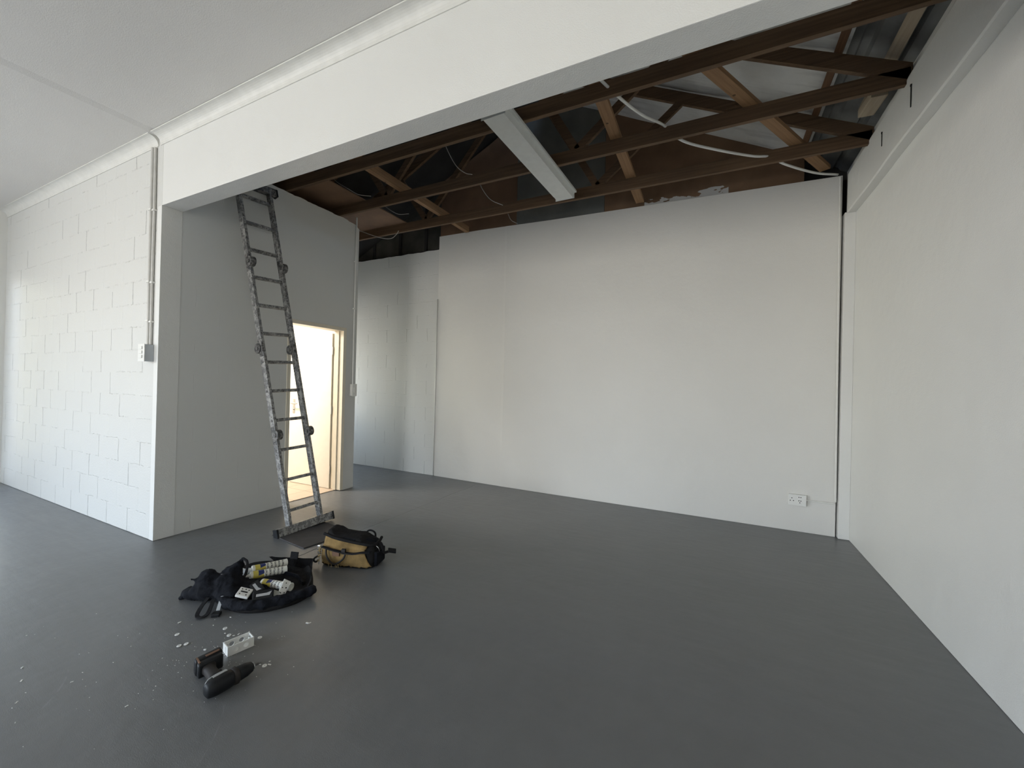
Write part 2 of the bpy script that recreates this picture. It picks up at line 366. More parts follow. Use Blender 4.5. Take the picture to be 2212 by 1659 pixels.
def bar(bm, p, q, w, h, up=(0, 0, 1), bev=0.0):
    """box from p to q, w wide sideways, h along 'up'"""
    p = Vector(p); q = Vector(q); d = (q-p); L = d.length; d.normalize()
    s = d.cross(Vector(up)).normalized(); u = s.cross(d).normalized()
    m = Matrix((d, s, u)).transposed().to_4x4(); m.translation = p
    box(bm, 0, L, -w/2, w/2, -h/2, h/2, bev, m)
def cyl(bm, p, q, r0, r1=None, seg=16, caps=True):
    r1 = r0 if r1 is None else r1
    p = Vector(p); q = Vector(q); d = (q-p).normalized()
    a = d.orthogonal().normalized(); b = d.cross(a)
    A = [bm.verts.new(p + (a*math.cos(2*PI*i/seg) + b*math.sin(2*PI*i/seg))*r0) for i in range(seg)]
    B = [bm.verts.new(q + (a*math.cos(2*PI*i/seg) + b*math.sin(2*PI*i/seg))*r1) for i in range(seg)]
    for i in range(seg): bm.faces.new((A[i], A[(i+1) % seg], B[(i+1) % seg], B[i]))
    if caps: bm.faces.new(A[::-1]); bm.faces.new(B)
def spline(pts, n=8):
    pts = [Vector(p) for p in pts]; out = []
    P = [pts[0]*2-pts[1]] + pts + [pts[-1]*2-pts[-2]]
    for i in range(1, len(P)-2):
        for k in range(n):
            t = k/n; a, b, c, d = P[i-1], P[i], P[i+1], P[i+2]
            out.append(0.5*((2*b) + (c-a)*t + (2*a-5*b+4*c-d)*t*t + (3*b-a-3*c+d)*t**3))
    out.append(pts[-1]); return out
def sweep(bm, path, w, h=None, seg=10, flat=False, taper=None, up=Vector((0, 0, 1))):
    """tube (or flat strap) along a path; h is the half thickness along the second axis"""
    h = w if h is None else h
    rings = []
    for i, p in enumerate(path):
        d = (path[min(i+1, len(path)-1)] - path[max(i-1, 0)]).normalized()
        s = d.cross(up)
        if s.length < 1e-3: s = d.orthogonal()
        s.normalize(); u = s.cross(d).normalized(); k = 1 if taper is None else taper(i/(len(path)-1))
        if flat: ring = [p + s*w*k*a + u*h*k*b for a, b in ((-1, -1), (1, -1), (1, 1), (-1, 1))]
        else: ring = [p + (s*w*math.cos(2*PI*j/seg) + u*h*math.sin(2*PI*j/seg))*k for j in range(seg)]
        rings.append([bm.verts.new(v) for v in ring])
    for a, b in zip(rings, rings[1:]):
        m = len(a)
        for j in range(m): bm.faces.new((a[j], a[(j+1) % m], b[(j+1) % m], b[j]))
    bm.faces.new(rings[0][::-1]); bm.faces.new(rings[-1])
def strap(pts, w, h, up=(0, 0, 1), n=8, flat=True):
    bm = bmesh.new(); sweep(bm, spline(pts, n), w, h, flat=flat, up=Vector(up)); return bm
def tube(pts, r, n=8, seg=8):
    bm = bmesh.new(); sweep(bm, spline(pts, n), r, seg=seg); return bm
def loft(rings, cap=True):
    bm = bmesh.new(); R_ = [[bm.verts.new(v) for v in r] for r in rings]
    for a, b in zip(R_, R_[1:]):
        m = len(a)
        for j in range(m): bm.faces.new((a[j], a[(j+1) % m], b[(j+1) % m], b[j]))
    if cap: bm.faces.new(R_[0][::-1]); bm.faces.new(R_[-1])
    return bm
def jitter(bm, amt, scale, seed=0.0):
    for v in bm.verts:
        n = noise.noise_vector(v.co*scale + Vector((seed, seed*1.7, seed*0.3))); v.co += n*amt
def poly_prism(pts, z0, z1):
    bm = bmesh.new(); a = [bm.verts.new((x, y, z0)) for x, y in pts]; b = [bm.verts.new((x, y, z1)) for x, y in pts]
    bm.faces.new(a[::-1]); bm.faces.new(b)
    for i in range(len(pts)): bm.faces.new((a[i], a[(i+1) % len(pts)], b[(i+1) % len(pts)], b[i]))
    return bm
def xz_prism(pts, y0, y1):
    bm = bmesh.new(); a = [bm.verts.new((x, y0, z)) for x, z in pts]; b = [bm.verts.new((x, y1, z)) for x, z in pts]
    bm.faces.new(a[::-1]); bm.faces.new(b)
    for i in range(len(pts)): bm.faces.new((a[i], a[(i+1) % len(pts)], b[(i+1) % len(pts)], b[i]))
    return bm
def baked(o):
    """replace an object's mesh by its evaluated one (modifiers applied)"""
    dg = bpy.context.evaluated_depsgraph_get(); dg.update()
    me = bpy.data.meshes.new_from_object(o.evaluated_get(dg)); o.modifiers.clear(); o.data = me; return o
def blob(name, ells, mat, parent, voxel=0.007, amt=0.006, scale=22, seed=0, extra=None, smooth_it=6):
    """soft lump: overlapping ellipsoids merged into one skin, then creased"""
    bm = bmesh.new()
    for c, r, rz in ells:
        t = bmesh.ops.create_icosphere(bm, subdivisions=3, radius=1.0)['verts']
        m = Matrix.Translation(c) @ Matrix.Rotation(rz, 4, 'Z') @ Matrix.Diagonal((*r, 1))
        bmesh.ops.transform(bm, matrix=m, verts=t)
    if extra: extra(bm)
    o = link(name, bm, mat, parent)
    r = o.modifiers.new('r', 'REMESH'); r.mode = 'VOXEL'; r.voxel_size = voxel
    s = o.modifiers.new('s', 'SMOOTH'); s.iterations = smooth_it; s.factor = 0.5
    baked(o)
    for v in o.data.vertices:
        n = noise.noise_vector(v.co*scale + Vector((seed, 0, 0))); n2 = abs(noise.noise(v.co*scale*0.6 + Vector((0, seed, 3))))
        cr_ = (0.5-abs(noise.noise(v.co*scale*1.9 + Vector((5, seed, 1)))))**3*4
        v.co += n*amt + v.normal*((n2-0.2)*amt*2 + (cr_-0.2)*amt*0.9)
        if v.co.z < 0.001: v.co.z = 0.001
    for p in o.data.polygons: p.use_smooth = True
    if not o.data.materials: o.data.materials.append(mat)
    return o

# ---------------------------------------------------------------- the room
def structure(name, bm, mat, **k):
    o = link(name, bm, mat, **k); o['kind'] = 'structure'; return o

structure('floor', BX(-6.5, 6.0, -9.0, 5.0, -0.12, 0.0), M['floor'])
CZ = 3.385
# left wall with the glazed front and the passage window
bm = bmesh.new()
box(bm, -3.9, -3.78, -8.2, LS[0], 0.002, 3.6); box(bm, -3.9, -3.78, LS[0], LS[1], LS[3], 3.6); box(bm, -3.9, -3.78, LS[1], LW[0], 0.002, 3.6); box(bm, -3.9, -3.78, LW[0], LW[1], LW[3], 3.6); box(bm, -3.9, -3.78, LW[0], LW[1], 0.002, LW[2])
box(bm, -3.9, -3.78, LW[1], 0.148, 0.002, 3.6)
structure('wall_left', bm, M['paint'])
bm = bmesh.new(); PX = (-2.62, -2.5)
box(bm, *PX, 0.148, CW[0], 0.002, 3.62); box(bm, *PX, CW[0], CW[1], 0.002, CW[2]); box(bm, *PX, CW[0], CW[1], CW[3], 3.62); box(bm, *PX, CW[1], 3.5, 0.002, 3.62)
structure('wall_passage_end', bm, M['paint'])
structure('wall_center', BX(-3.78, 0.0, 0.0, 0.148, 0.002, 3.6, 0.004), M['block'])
# ladder wall with its door opening; broken top edge
DY0, DY1, DZ = 1.150, 1.915, 2.03
def ladder_wall():
    bm = bmesh.new()
    box(bm, -0.15, 0, 0.148, DY0, 0.002, DZ); box(bm, -0.15, 0, DY1, 2.09, 0.002, DZ)
    random.seed(4)
    ys = [0.148 + (2.09-0.148)*i/60 for i in range(61)]
    top = []
    for yy in ys:
        z = 3.392 + 0.010*noise.noise(Vector((yy*9, 0, 0))) + 0.006*noise.noise(Vector((yy*31, 4, 0)))
        if yy > 1.90: z -= 0.012
        if yy > 2.03: z -= (yy-2.03)*0.7
        top.append((yy, z))
    prof = [(0.148, DZ)] + [(2.09, DZ)] + top[::-1]
    a = [bm.verts.new((-0.15, p[0], p[1])) for p in prof]; b = [bm.verts.new((0, p[0], p[1])) for p in prof]
    bm.faces.new(a); bm.faces.new(b[::-1])
    for i in range(len(prof)): bm.faces.new((a[i], a[(i+1) % len(prof)], b[(i+1) % len(prof)], b[i]))
    return bm
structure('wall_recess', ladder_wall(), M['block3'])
# washroom behind the door
bm = bmesh.new()
box(bm, -2.4, -0.15, 0.149, 0.25, 0.004, 2.5); box(bm, -2.4, -0.15, 2.0, 2.09, 0.004, 3.3); box(bm, -2.499, -2.4, 0.15, 2.09, 0.004, 2.5); box(bm, -2.499, -0.15, 0.15, 2.09, 2.5, 2.56)
structure('wall_washroom', bm, plain('warm_white', (0.80, 0.76, 0.68), 0.5, vary=0.03))
structure('floor_washroom', BX(-2.4, -0.075, 0.25, 2.0, 0.0005, 0.008), M['tile'])
# far block wall of the passage and the smooth partition
bm = bmesh.new(); n = 60
pr = [(-2.5, 0.002), (0.455, 0.002)] + [(0.455 - (0.455+2.5)*i/n, 3.362 + 0.012*noise.noise(Vector((i*0.37, 2, 0)))) for i in range(n+1)]
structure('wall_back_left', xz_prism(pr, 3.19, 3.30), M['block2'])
def partition():
    bm = bmesh.new(); pts = [(0.455, 3.187), (1.2, 3.160), (1.57, 3.150), (1.61, 3.1455), (1.66, 3.1465), (2.25, 3.136), (5.212, 3.13)]
    tops = [3.553, 3.535, 3.522, 3.521, 3.519, 3.498, 3.447]; K = len(pts)
    f = [[bm.verts.new((x, y + dy, z)) for (x, y), z in zip(pts, zs)] for dy, zs in ((0, [0.002]*K), (0, tops), (0.075, tops), (0.075, [0.002]*K))]
    for i in range(K-1):
        for a, b in ((0, 1), (1, 2), (2, 3), (3, 0)): bm.faces.new((f[a][i], f[a][i+1], f[b][i+1], f[b][i]))
    for i in (0, K-1): bm.faces.new([f[k][i] for k in range(4)])
    return bm
structure('wall_back', partition(), M['paint_dry'])
bm = bmesh.new(); cyl(bm, (0.450, 3.181, 0.002), (0.450, 3.181, 2.62), 0.0075, seg=14); structure('trim_1', bm, M['white_plastic'], smooth=True)
# right wall, ring beam and corner column
structure('wall_right', BX(5.31, 5.5, -8.2, 3.45, 0.002, 3.95), M['paint'])
def ring_beam():
    bm = bmesh.new(); n = 120; prof = []
    for i in range(n+1):
        y = -8.07 + (3.08+8.07)*i/n
        zb = 3.062 + 0.014*noise.noise(Vector((y*1.3, 1, 0))) + 0.005*noise.noise(Vector((y*6, 1, 0)))
        w = 0.004*noise.noise(Vector((y*1.1, 7, 0)))
        prof.append([(5.309, y, zb+0.004), (5.245+w, y, zb), (5.238+w, y, zb+0.012), (5.240+w, y, 3.425), (5.247+w, y, 3.445), (5.272, y, 3.455), (5.278, y, 3.53), (5.309, y, 3.54)])
    R_ = [[bm.verts.new(v) for v in r] for r in prof]
    for a, b in zip(R_, R_[1:]):
        for j in range(8): bm.faces.new((a[j], a[(j+1) % 8], b[(j+1) % 8], b[j]))
    bm.faces.new(R_[0]); bm.faces.new(R_[-1][::-1]); return bm
structure('trim_2', ring_beam(), M['paint'], smooth=False)
structure('trim_3', BX(5.226, 5.31, 3.085, 3.2, 0.002, 3.075, 0.004), M['paint'])
# lintel beam across the opening
structure('trim_4', BX(0.0, 5.31, 0.0, 0.148, 2.8, 3.55, 0.004), M['paint'])
structure('trim_5', BX(-0.065, 0.0015, -0.0015, 0.1478, 0.002, 2.799, 0.002), M['paint'])
# rear wall behind the camera with a wide door opening
bm = bmesh.new(); box(bm, -3.9, RW[0], -8.2, -8.08, 0.002, 3.6); box(bm, RW[1], 5.5, -8.2, -8.08, 0.002, 3.6); box(bm, RW[0], RW[1], -8.2, -8.08, RW[3], 3.6)
structure('wall_front', bm, plain('grey_rear_wall', (0.5, 0.5, 0.5), 0.7))
# ceiling in two fields with a filled joint between them
bm = bmesh.new(); box(bm, -3.78, -0.06, -8.08, 0.0, CZ, CZ+0.1); box(bm, 0.02, 5.31, -8.08, 0.0, CZ+0.004, CZ+0.1)
v = [bm.verts.new(p) for p in ((-0.06, -8.08, CZ), (0.02, -8.08, CZ+0.012), (0.02, 0, CZ+0.012), (-0.06, 0, CZ))]; bm.faces.new(v)
structure('ceiling', bm, M['ceil'])
# coved cornice
def cornice(x0, x1):
    pr = [(0.0, CZ-0.078), (-0.006, CZ-0.078)]
    for i in range(9):
        a = PI/2*i/8; pr.append((-0.006-0.066*(1-math.cos(a)), CZ-0.072+0.066*math.sin(a)))
    pr += [(-0.078, CZ-0.006), (-0.078, CZ+0.002), (0.0, CZ+0.002)]
    return loft([[(x, p[0], p[1]) for p in pr] for x in (x0, x1)])
structure('trim_6', cornice(-3.78, -0.075), M['trim'], smooth=False)
structure('trim_7', cornice(-0.035, 5.24), M['trim'], smooth=False)

# ---------------------------------------------------------------- the roof space
def zt(x): return 6.143-0.495*x          # top edge of the right rafters
XA = 2.10
def zl(x): return zt(2*XA-x)
def slope_sheet(name, x0, x1, dz, mat, ribs=False, th=0.02, amp=0.0, y0=0.15, y1=3.6):
    bm = bmesh.new(); nx, ny = (60 if ribs or amp else 2), (40 if amp else 2); rows = []
    for i in range(nx+1):
        x = x0+(x1-x0)*i/nx; row = []
        for j in range(ny+1):
            y = y0+(y1-y0)*j/ny; z = (zt(x) if x >= XA else zl(x)) + dz
            if ribs: z += (0.022 if (x*5.2) % 1 < 0.30 else 0.0)
            if amp: z += amp*noise.noise(Vector((x*1.6, y*2.2, 0)))
            row.append((x, y, z))
        rows.append(row)
    top = [[bm.verts.new((a, b, c+th)) for a, b, c in r] for r in rows]; bot = [[bm.verts.new(p) for p in r] for r in rows]
    for i in range(nx):
        for j in range(ny):
            bm.faces.new((bot[i][j], bot[i][j+1], bot[i+1][j+1], bot[i+1][j])); bm.faces.new((top[i][j], top[i+1][j], top[i+1][j+1], top[i][j+1]))
    for i in range(nx):
        for j in (0, ny): bm.faces.new((bot[i][j], bot[i+1][j], top[i+1][j], top[i][j]))
    for j in range(ny):
        for i in (0, nx): bm.faces.new((bot[i][j], bot[i][j+1], top[i][j+1], top[i][j]))
    return structure(name, bm, mat, smooth=bool(amp))
slope_sheet('roof_underlay', XA, 4.93, 0.035, M['underlay'], amp=0.012)
slope_sheet('roof_sheeting_right', 4.7, 5.62, 0.085, M['roof'], ribs=True)
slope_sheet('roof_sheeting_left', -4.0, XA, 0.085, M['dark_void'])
# dark enclosure of the roof space (over the beam, over the party wall)
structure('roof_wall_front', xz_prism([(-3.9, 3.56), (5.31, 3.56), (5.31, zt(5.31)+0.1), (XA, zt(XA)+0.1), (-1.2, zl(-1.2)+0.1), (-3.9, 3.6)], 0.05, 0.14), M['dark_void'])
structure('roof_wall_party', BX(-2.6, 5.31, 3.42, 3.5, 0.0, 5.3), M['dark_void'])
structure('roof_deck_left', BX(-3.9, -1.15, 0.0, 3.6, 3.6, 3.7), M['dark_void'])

TP = M['timber']
def truss(y_left, slope, label):
    """y_left: y of the middle plane at x=0; slope: dy/dx"""
    t = empty('roof_truss', (0, y_left, 3.40), math.atan(slope))
    zb, H, T = 0.0, 0.112, 0.036
    xl, xr = -1.02, 5.262
    bmc = bmesh.new(); box(bmc, xl, xr, -T/2, T/2, zb, zb+H, 0.002); link('bottom_chord', bmc, TP, t)
    def rafter(x0, x1, f):
        a = [(x0, f(x0)-3.40-0.125), (x1, f(x1)-3.40-0.125), (x1, f(x1)-3.40), (x0, f(x0)-3.40)]
        a = [(x, max(z, 0.02)) for x, z in a]
        return xz_prism(a, -T/2, T/2)
    link('top_chord', rafter(XA, 5.27, zt), TP, t); link('top_chord', rafter(-1.02, XA, zl), TP, t)
    def web(p, q, w=0.072):
        b = bmesh.new(); bar(b, (p[0], 0, p[1]), (q[0], 0, q[1]), T*0.94, w); link('web', b, TP, t)
    ap = zt(XA)-3.40-0.13
    web((0.74, 0.10), (XA-0.03, ap)); web((3.0, 0.10), (XA+0.03, ap))
    web((3.0, 0.10), (3.80, zt(3.80)-3.40-0.11)); web((0.74, 0.10), (0.30, zl(0.30)-3.40-0.11))
    tag(t, label, 'roof truss', 'timber roof trusses over the recess')
    return t
truss(1.103, 0.0, 'pine roof truss nearest the white beam, whose lower chord spans the whole opening')
truss(1.799, 0.0, 'middle one of the three pine roof trusses above the recess')
truss(2.516, 0.0, 'rear pine roof truss, closest to the far wall with its V webs against the boards')

def binder(name, p, q, w, h, mat, label, cat, group=None):
    mid = (Vector(p)+Vector(q))/2; a = math.atan2(q[1]-p[1], q[0]-p[0]); L = (Vector(q)-Vector(p)).length
    o = link(name, BX(-L/2, L/2, -w/2, w/2, 0, h, 0.002), mat, loc=mid, rot=(0, 0, a)); tag(o, label, cat, group); return o
TB = timber_mat('pine_binder_x', (0.22, 0.12, 0.055), (0.40, 0.235, 0.12))
binder('ceiling_binder', (3.355, 1.0, 3.513), (3.345, 3.12, 3.513), 0.092, 0.036, TB, 'flat light brown timber crossing the trusses right of the light fitting', 'timber binder', 'binders lying on the truss chords')
binder('ceiling_binder', (0.965, 1.0, 3.513), (0.985, 3.12, 3.513), 0.06, 0.085, TB, 'light brown timber crossing the trusses at the left, near the brown ceiling board', 'timber binder', 'binders lying on the truss chords')
binder('diagonal_brace', (3.93, 1.0, 3.513), (5.07, 3.10, 3.513), 0.088, 0.036, TB, 'light brown diagonal brace running over the trusses towards the far right corner', 'timber brace')
# purlins along the right slope (the lowest shows in front of the bare sheeting)
def purlin(x, label, w=0.05, h=0.076, mat=None, y0=0.2, y1=3.3):
    a = math.atan(-0.495); o = link('purlin', BX(-w/2, w/2, 0, y1-y0, 0, h, 0.002), mat or timber_mat('purlin_%d' % (x*100), (0.08, 0.035, 0.015), (0.20, 0.10, 0.045), along='Y'), loc=(x, y0, zt(x)+0.001 - (0.0 if x > 4.7 else -0.08)), rot=(0, -a, 0))
    tag(o, label, 'purlin'); return o
purlin(4.875, 'dark brown purlin on the rafters at the edge of the white roof underlay')
b = bmesh.new(); bar(b, (5.175, 0.2, 3.628), (5.175, 2.38, 3.628), 0.075, 0.03, up=(0.44, 0, 0.9)); tag(link('wall_plate', b, M['timber_pale']), 'pale timber strip along the top of the right wall under the roof sheets', 'timber strip')
tag(link('timber_offcut', BX(-0.05, 0.05, -0.12, 0.12, 0, 0.055, 0.004), M['timber_pale'], loc=(5.17, 2.17, 3.515), rot=(0, 0, R(4))), 'pale short timber block beside the end of the middle truss', 'timber block')

# gable boards above the partition
GY0, GY1 = 3.207, 3.219
def gtop(x): return 6.127-0.472*x if x > XA else 6.127-0.472*(2*XA-x)
def gable_part(name, x0, x1, z0, mat, label, cat='board', holes=None):
    pts = [(x0, z0), (x1, z0)]; n = 14
    for i in range(n+1):
        x = x1+(x0-x1)*i/n; pts.append((x, gtop(x) + 0.015*noise.noise(Vector((x*3, 5, 0)))))
    o = link(name, xz_prism(pts, GY0, GY1), mat); tag(o, label, cat, 'boards closing the gable above the far wall'); return o
gable_part('hardboard_panel', 0.46, 1.712, 3.40, M['brownboard'], 'brown board above the far wall, left of the grey one')
gable_part('fibre_cement_panel', 1.716, 2.905, 3.40, M['fibre'], 'dull grey board above the far wall, behind the end of the light fitting')
gable_part('hardboard_panel', 2.909, 4.92, 3.40, M['overpaint'], 'large brown board above the far wall with white paint smeared along its foot')
# dark boarding over the low block wall, with studs
t = empty('dark_boarding', (0, 3.305, 3.33)); tag(t, 'dark boarding with upright studs above the low block wall', 'boarding')
link('board', BX(-2.49, 0.447, 0.03, 0.045, 0.0, 1.2), M['fibre_dark'], t)
for sx in (-0.42, -0.98, 0.1): link('stud', BX(sx-0.022, sx+0.022, 0.0, 0.03, 0.0, 1.2), M['dark_void'], t)
link('rail', BX(-2.49, 0.447, -0.01, 0.03, 0.045, 0.085), M['dark_void'], t)
# leftover ceiling board lying on the chords
bmx = BX(-1.1, 0.41, 1.05, 2.53, 3.514, 3.526); tag(link('ceiling_board', bmx, M['brownboard']), 'brown ceiling board lying on the trusses above the ladder wall', 'board')

# ---------------------------------------------------------------- light fitting
def fitting():
    a = math.atan2(2.27-0.88, 0.045) - PI/2
    t = empty('light_fitting', (2.665, 0.86, 3.335), a)
    bm = bmesh.new(); L = 1.46
    # hat section: flat tray, sloping sides, turned-out lips
    pr = [(-0.088, 0), (0.088, 0), (0.104, 0.045), (0.128, 0.045), (0.128, 0.064), (0.125, 0.064), (0.125, 0.048), (0.101, 0.048), (0.085, 0.004), (-0.085, 0.004), (-0.101, 0.048), (-0.125, 0.048), (-0.125, 0.064), (-0.128, 0.064), (-0.128, 0.045), (-0.104, 0.045)]
    f = [[bm.verts.new((x, y, z)) for x, z in pr] for y in (0, L)]
    for j in range(len(pr)): bm.faces.new((f[0][j], f[0][(j+1) % len(pr)], f[1][(j+1) % len(pr)], f[1][j]))
    link('tray', bm, M['light_metal'], t)
    for y0 in (L, -0.004): link('end_cap', BX(-0.104, 0.104, y0, y0+0.004, -0.006, 0.064), M['light_metal'], t)
    for yy in (0.28, 0.85): link('bracket', BX(-0.02, 0.02, yy, yy+0.03, 0.046, 0.0655), M['roof'], t)
    tag(t, 'long white metal light fitting fixed under the roof trusses', 'light fitting')
fitting()

# loose wires and the white conduit
def wire(name, pts, r, mat, label, cat='cable', group='loose wires in the roof space'):
    o = link(name, tube(pts, r, 8, 8), mat, smooth=True); tag(o, label, cat, group); return o
wire('conduit_pipe', [(3.30, 0.80, 3.53), (3.49, 1.17, 3.45), (3.62, 1.48, 3.46), (3.74, 1.76, 3.516), (3.88, 1.92, 3.44), (4.14, 2.15, 3.425), (4.415, 2.43, 3.455), (4.56, 2.52, 3.46), (4.69, 2.64, 3.425), (4.95, 2.90, 3.42), (5.165, 3.09, 3.448)], 0.0105, M['white_plastic'], 'white plastic conduit sagging across the trusses to the far right corner', 'conduit', 'conduits')
wire('wire', [(1.76, 1.45, 3.75), (1.80, 1.5, 3.62), (1.898, 1.5, 3.46), (2.0, 1.5, 3.37), (2.084, 1.5, 3.335)], 0.0035, M['wire'], 'thin wire hanging in a curve left of the light fitting, below the first truss')
wire('wire', [(1.72, 2.2, 3.68), (1.78, 2.2, 3.56), (1.885, 2.2, 3.43), (2.04, 2.2, 3.34)], 0.0035, M['wire'], 'thin wire hanging in a curve between the middle and rear truss, left of the fitting')
wire('wire', [(0.18, 1.5, 3.72), (0.27, 1.5, 3.63), (0.48, 1.5, 3.50), (0.62, 1.5, 3.42), (0.80, 1.5, 3.37)], 0.0035, M['wire'], 'thin wire beside the brown ceiling board, upper of the two on the left')
wire('wire', [(0.30, 2.2, 3.66), (0.374, 2.2, 3.59), (0.547, 2.2, 3.49), (0.72, 2.2, 3.465)], 0.0035, M['wire'], 'thin wire beside the brown ceiling board, lower of the two on the left')
wire('wire', [(-0.45, 2.42, 3.53), (-0.375, 2.42, 3.50), (0.0, 2.42, 3.35), (0.22, 2.42, 3.30), (0.32, 2.42, 3.34), (0.36, 2.42, 3.385)], 0.004, M['wire'], 'pale cable sagging under the rear truss above the passage')
wire('wire', [(1.74, 2.9, 3.57), (1.79, 2.9, 3.48), (1.86, 2.95, 3.44)], 0.0035, M['wire'], 'short wire end poking out just above the far wall')

# ---------------------------------------------------------------- door
def door():
    t = empty('door_1', (0, DY0, 0)); t['kind'] = 'structure'
    w = DY1-DY0
    b = bmesh.new()
    for y0, y1 in ((-0.008, 0.035), (w-0.035, w+0.008)):
        box(b, -0.158, 0.008, y0, y1, 0.009, DZ+0.008, 0.002)
    box(b, -0.158, 0.008, 0.035, w-0.035, DZ-0.035, DZ+0.008, 0.002)
    for y0, y1 in ((0.035, 0.05), (w-0.05, w-0.035)): box(b, -0.11, -0.06, y0, y1, 0.009, DZ-0.036)
    link('door_frame', b, M['cream'], t)
    lf = link('door_leaf', BX(-0.74, 0.0, -0.04, 0.0, 0.012, 1.97, 0.002), plain('white_door_leaf', (0.80, 0.76, 0.68), 0.35, vary=0.02), t, loc=(-0.175, w-0.01, 0), rot=(0, 0, R(1.5)))
    b = bmesh.new(); box(b, -0.70, -0.66, -0.046, -0.04, 0.93, 1.12, 0.002); cyl(b, (-0.68, -0.046, 1.06), (-0.68, -0.085, 1.06), 0.009); cyl(b, (-0.68, -0.085, 1.06), (-0.57, -0.085, 1.06), 0.009); cyl(b, (-0.68, -0.046, 0.98), (-0.68, -0.055, 0.98), 0.012)
    link('door_handle', b, M['steel'], lf)
    for z in (0.25, 1.0, 1.75):
        b = bmesh.new(); cyl(b, (-0.168, w-0.045, z-0.05), (-0.168, w-0.045, z+0.05), 0.008); link('hinge', b, M['steel'], t)
door()

# ---------------------------------------------------------------- electrical bits
def pipe_run(name, pts, r, mat, label, clips=()):
    t = empty(name, pts[0]); o = Vector(pts[0])
    b = bmesh.new()
    for a, c in zip(pts, pts[1:]): cyl(b, Vector(a)-o, Vector(c)-o, r, seg=12)
    link('pipe', b, mat, t, smooth=False)
    for c, d in clips:
        b = bmesh.new(); bar(b, Vector(c)-o, Vector(d)-o, 0.014, r*2.6, up=(0, 1, 0) if abs(c[1]-d[1]) < 1e-6 else (1, 0, 0)); link('clip', b, M['trim'], t)
    tag(t, label, 'conduit', 'conduits'); return t
pipe_run('conduit_pipe', [(-0.142, -0.014, 3.305), (-0.142, -0.014, 2.2), (-0.134, -0.014, 1.637)], 0.0135, M['conduit'], 'left of the two painted conduits above the switch box at the block wall corner', [((-0.165, -0.012, z), (-0.118, -0.012, z)) for z in (2.78, 2.17, 1.84)])
pipe_run('conduit_pipe', [(-0.104, -0.012, 3.30), (-0.096, -0.012, 2.75), (-0.100, -0.012, 2.3), (-0.097, -0.012, 1.637)], 0.010, M['conduit'], 'right of the two painted conduits above the switch box at the block wall corner', [((-0.116, -0.011, z), (-0.080, -0.011, z)) for z in (2.77, 2.16, 1.83)])
def switch_box():
    t = empty('switch_box', (-0.115, 0, 1.565)); tag(t, 'pale switch box with rocker switches at the block wall corner', 'switch')
    link('box', BX(-0.05, 0.05, -0.062, 0, -0.07, 0.07, 0.004), M['grey_plastic'], t)
    link('cover_plate', BX(-0.054, 0.054, -0.068, -0.062, -0.074, 0.074, 0.002), M['white_plastic'], t)
    for z in (-0.045, -0.008, 0.028): link('rocker', BX(-0.024, 0.024, -0.076, -0.068, z, z+0.026, 0.003), M['white_plastic'], t)
switch_box()
pipe_run('conduit_pipe', [(0.011, 2.035, 3.47), (0.011, 2.035, 1.335)], 0.0095, M['trim'], 'thin painted conduit down the end of the ladder wall', [((0.008, 2.015, z), (0.008, 2.055, z)) for z in (2.9, 2.3)])
def door_switch():
    t = empty('light_switch', (0, 2.035, 1.26)); tag(t, 'small white light switch on the wall end beside the door', 'switch')
    link('box', BX(0, 0.042, -0.035, 0.035, -0.075, 0.075, 0.004), M['trim'], t)
    link('cover_plate', BX(0.042, 0.048, -0.037, 0.037, -0.078, 0.078, 0.002), M['white_plastic'], t)
    link('rocker', BX(0.048, 0.054, -0.012, 0.012, -0.03, 0.03, 0.002), M['white_plastic'], t)
door_switch()
pipe_run('conduit_pipe', [(5.192, 3.118, 3.43), (5.207, 3.118, 0.335)], 0.009, M['trim'], 'thin upright conduit beside the column in the far right corner', [])
pipe_run('conduit_pipe', [(4.975, 3.122, 0.318), (5.207, 3.122, 0.318)], 0.0075, M['trim'], 'short level conduit joining the wall socket to the corner', [])
def socket():
    t = empty('wall_socket', (4.905, 3.131, 0.316)); tag(t, 'white double power socket low on the far wall', 'socket')
    link('socket_box', BX(-0.068, 0.068, -0.036, 0.0, -0.05, 0.05, 0.003), M['white_plastic'], t)
    link('cover_plate', BX(-0.072, 0.072, -0.042, -0.036, -0.053, 0.053, 0.002), M['white_plastic'], t)
    for pts in (((-0.045, 0.018), (-0.058, -0.008), (-0.032, -0.008)), ((0.012, 0.03), (0.028, 0.03)), ((0.012, -0.004), (0.028, -0.004), (0.020, -0.022))):
        for x, z in pts: b = bmesh.new(); cyl(b, (x, -0.0425, z), (x, -0.039, z), 0.0046, seg=10); link('pin_hole', b, M['hole'], t)
socket()
# dark slots in the ring beam face
for yy, zz, h in ((2.20, 3.27, 0.10), (1.70, 3.27, 0.14)):
    b = bmesh.new(); box(b, 5.2345, 5.238, yy-0.004, yy+0.004, zz-h/2, zz+h/2); cyl(b, (5.233, yy, zz+h/2), (5.238, yy, zz+h/2), 0.008, seg=10)
    tag(link('wall_slot', b, M['hole']), 'short dark upright slot in the beam on the right wall, %s' % ('nearer the far corner' if yy > 2 else 'nearer the camera'), 'slot', 'slots in the right wall beam')

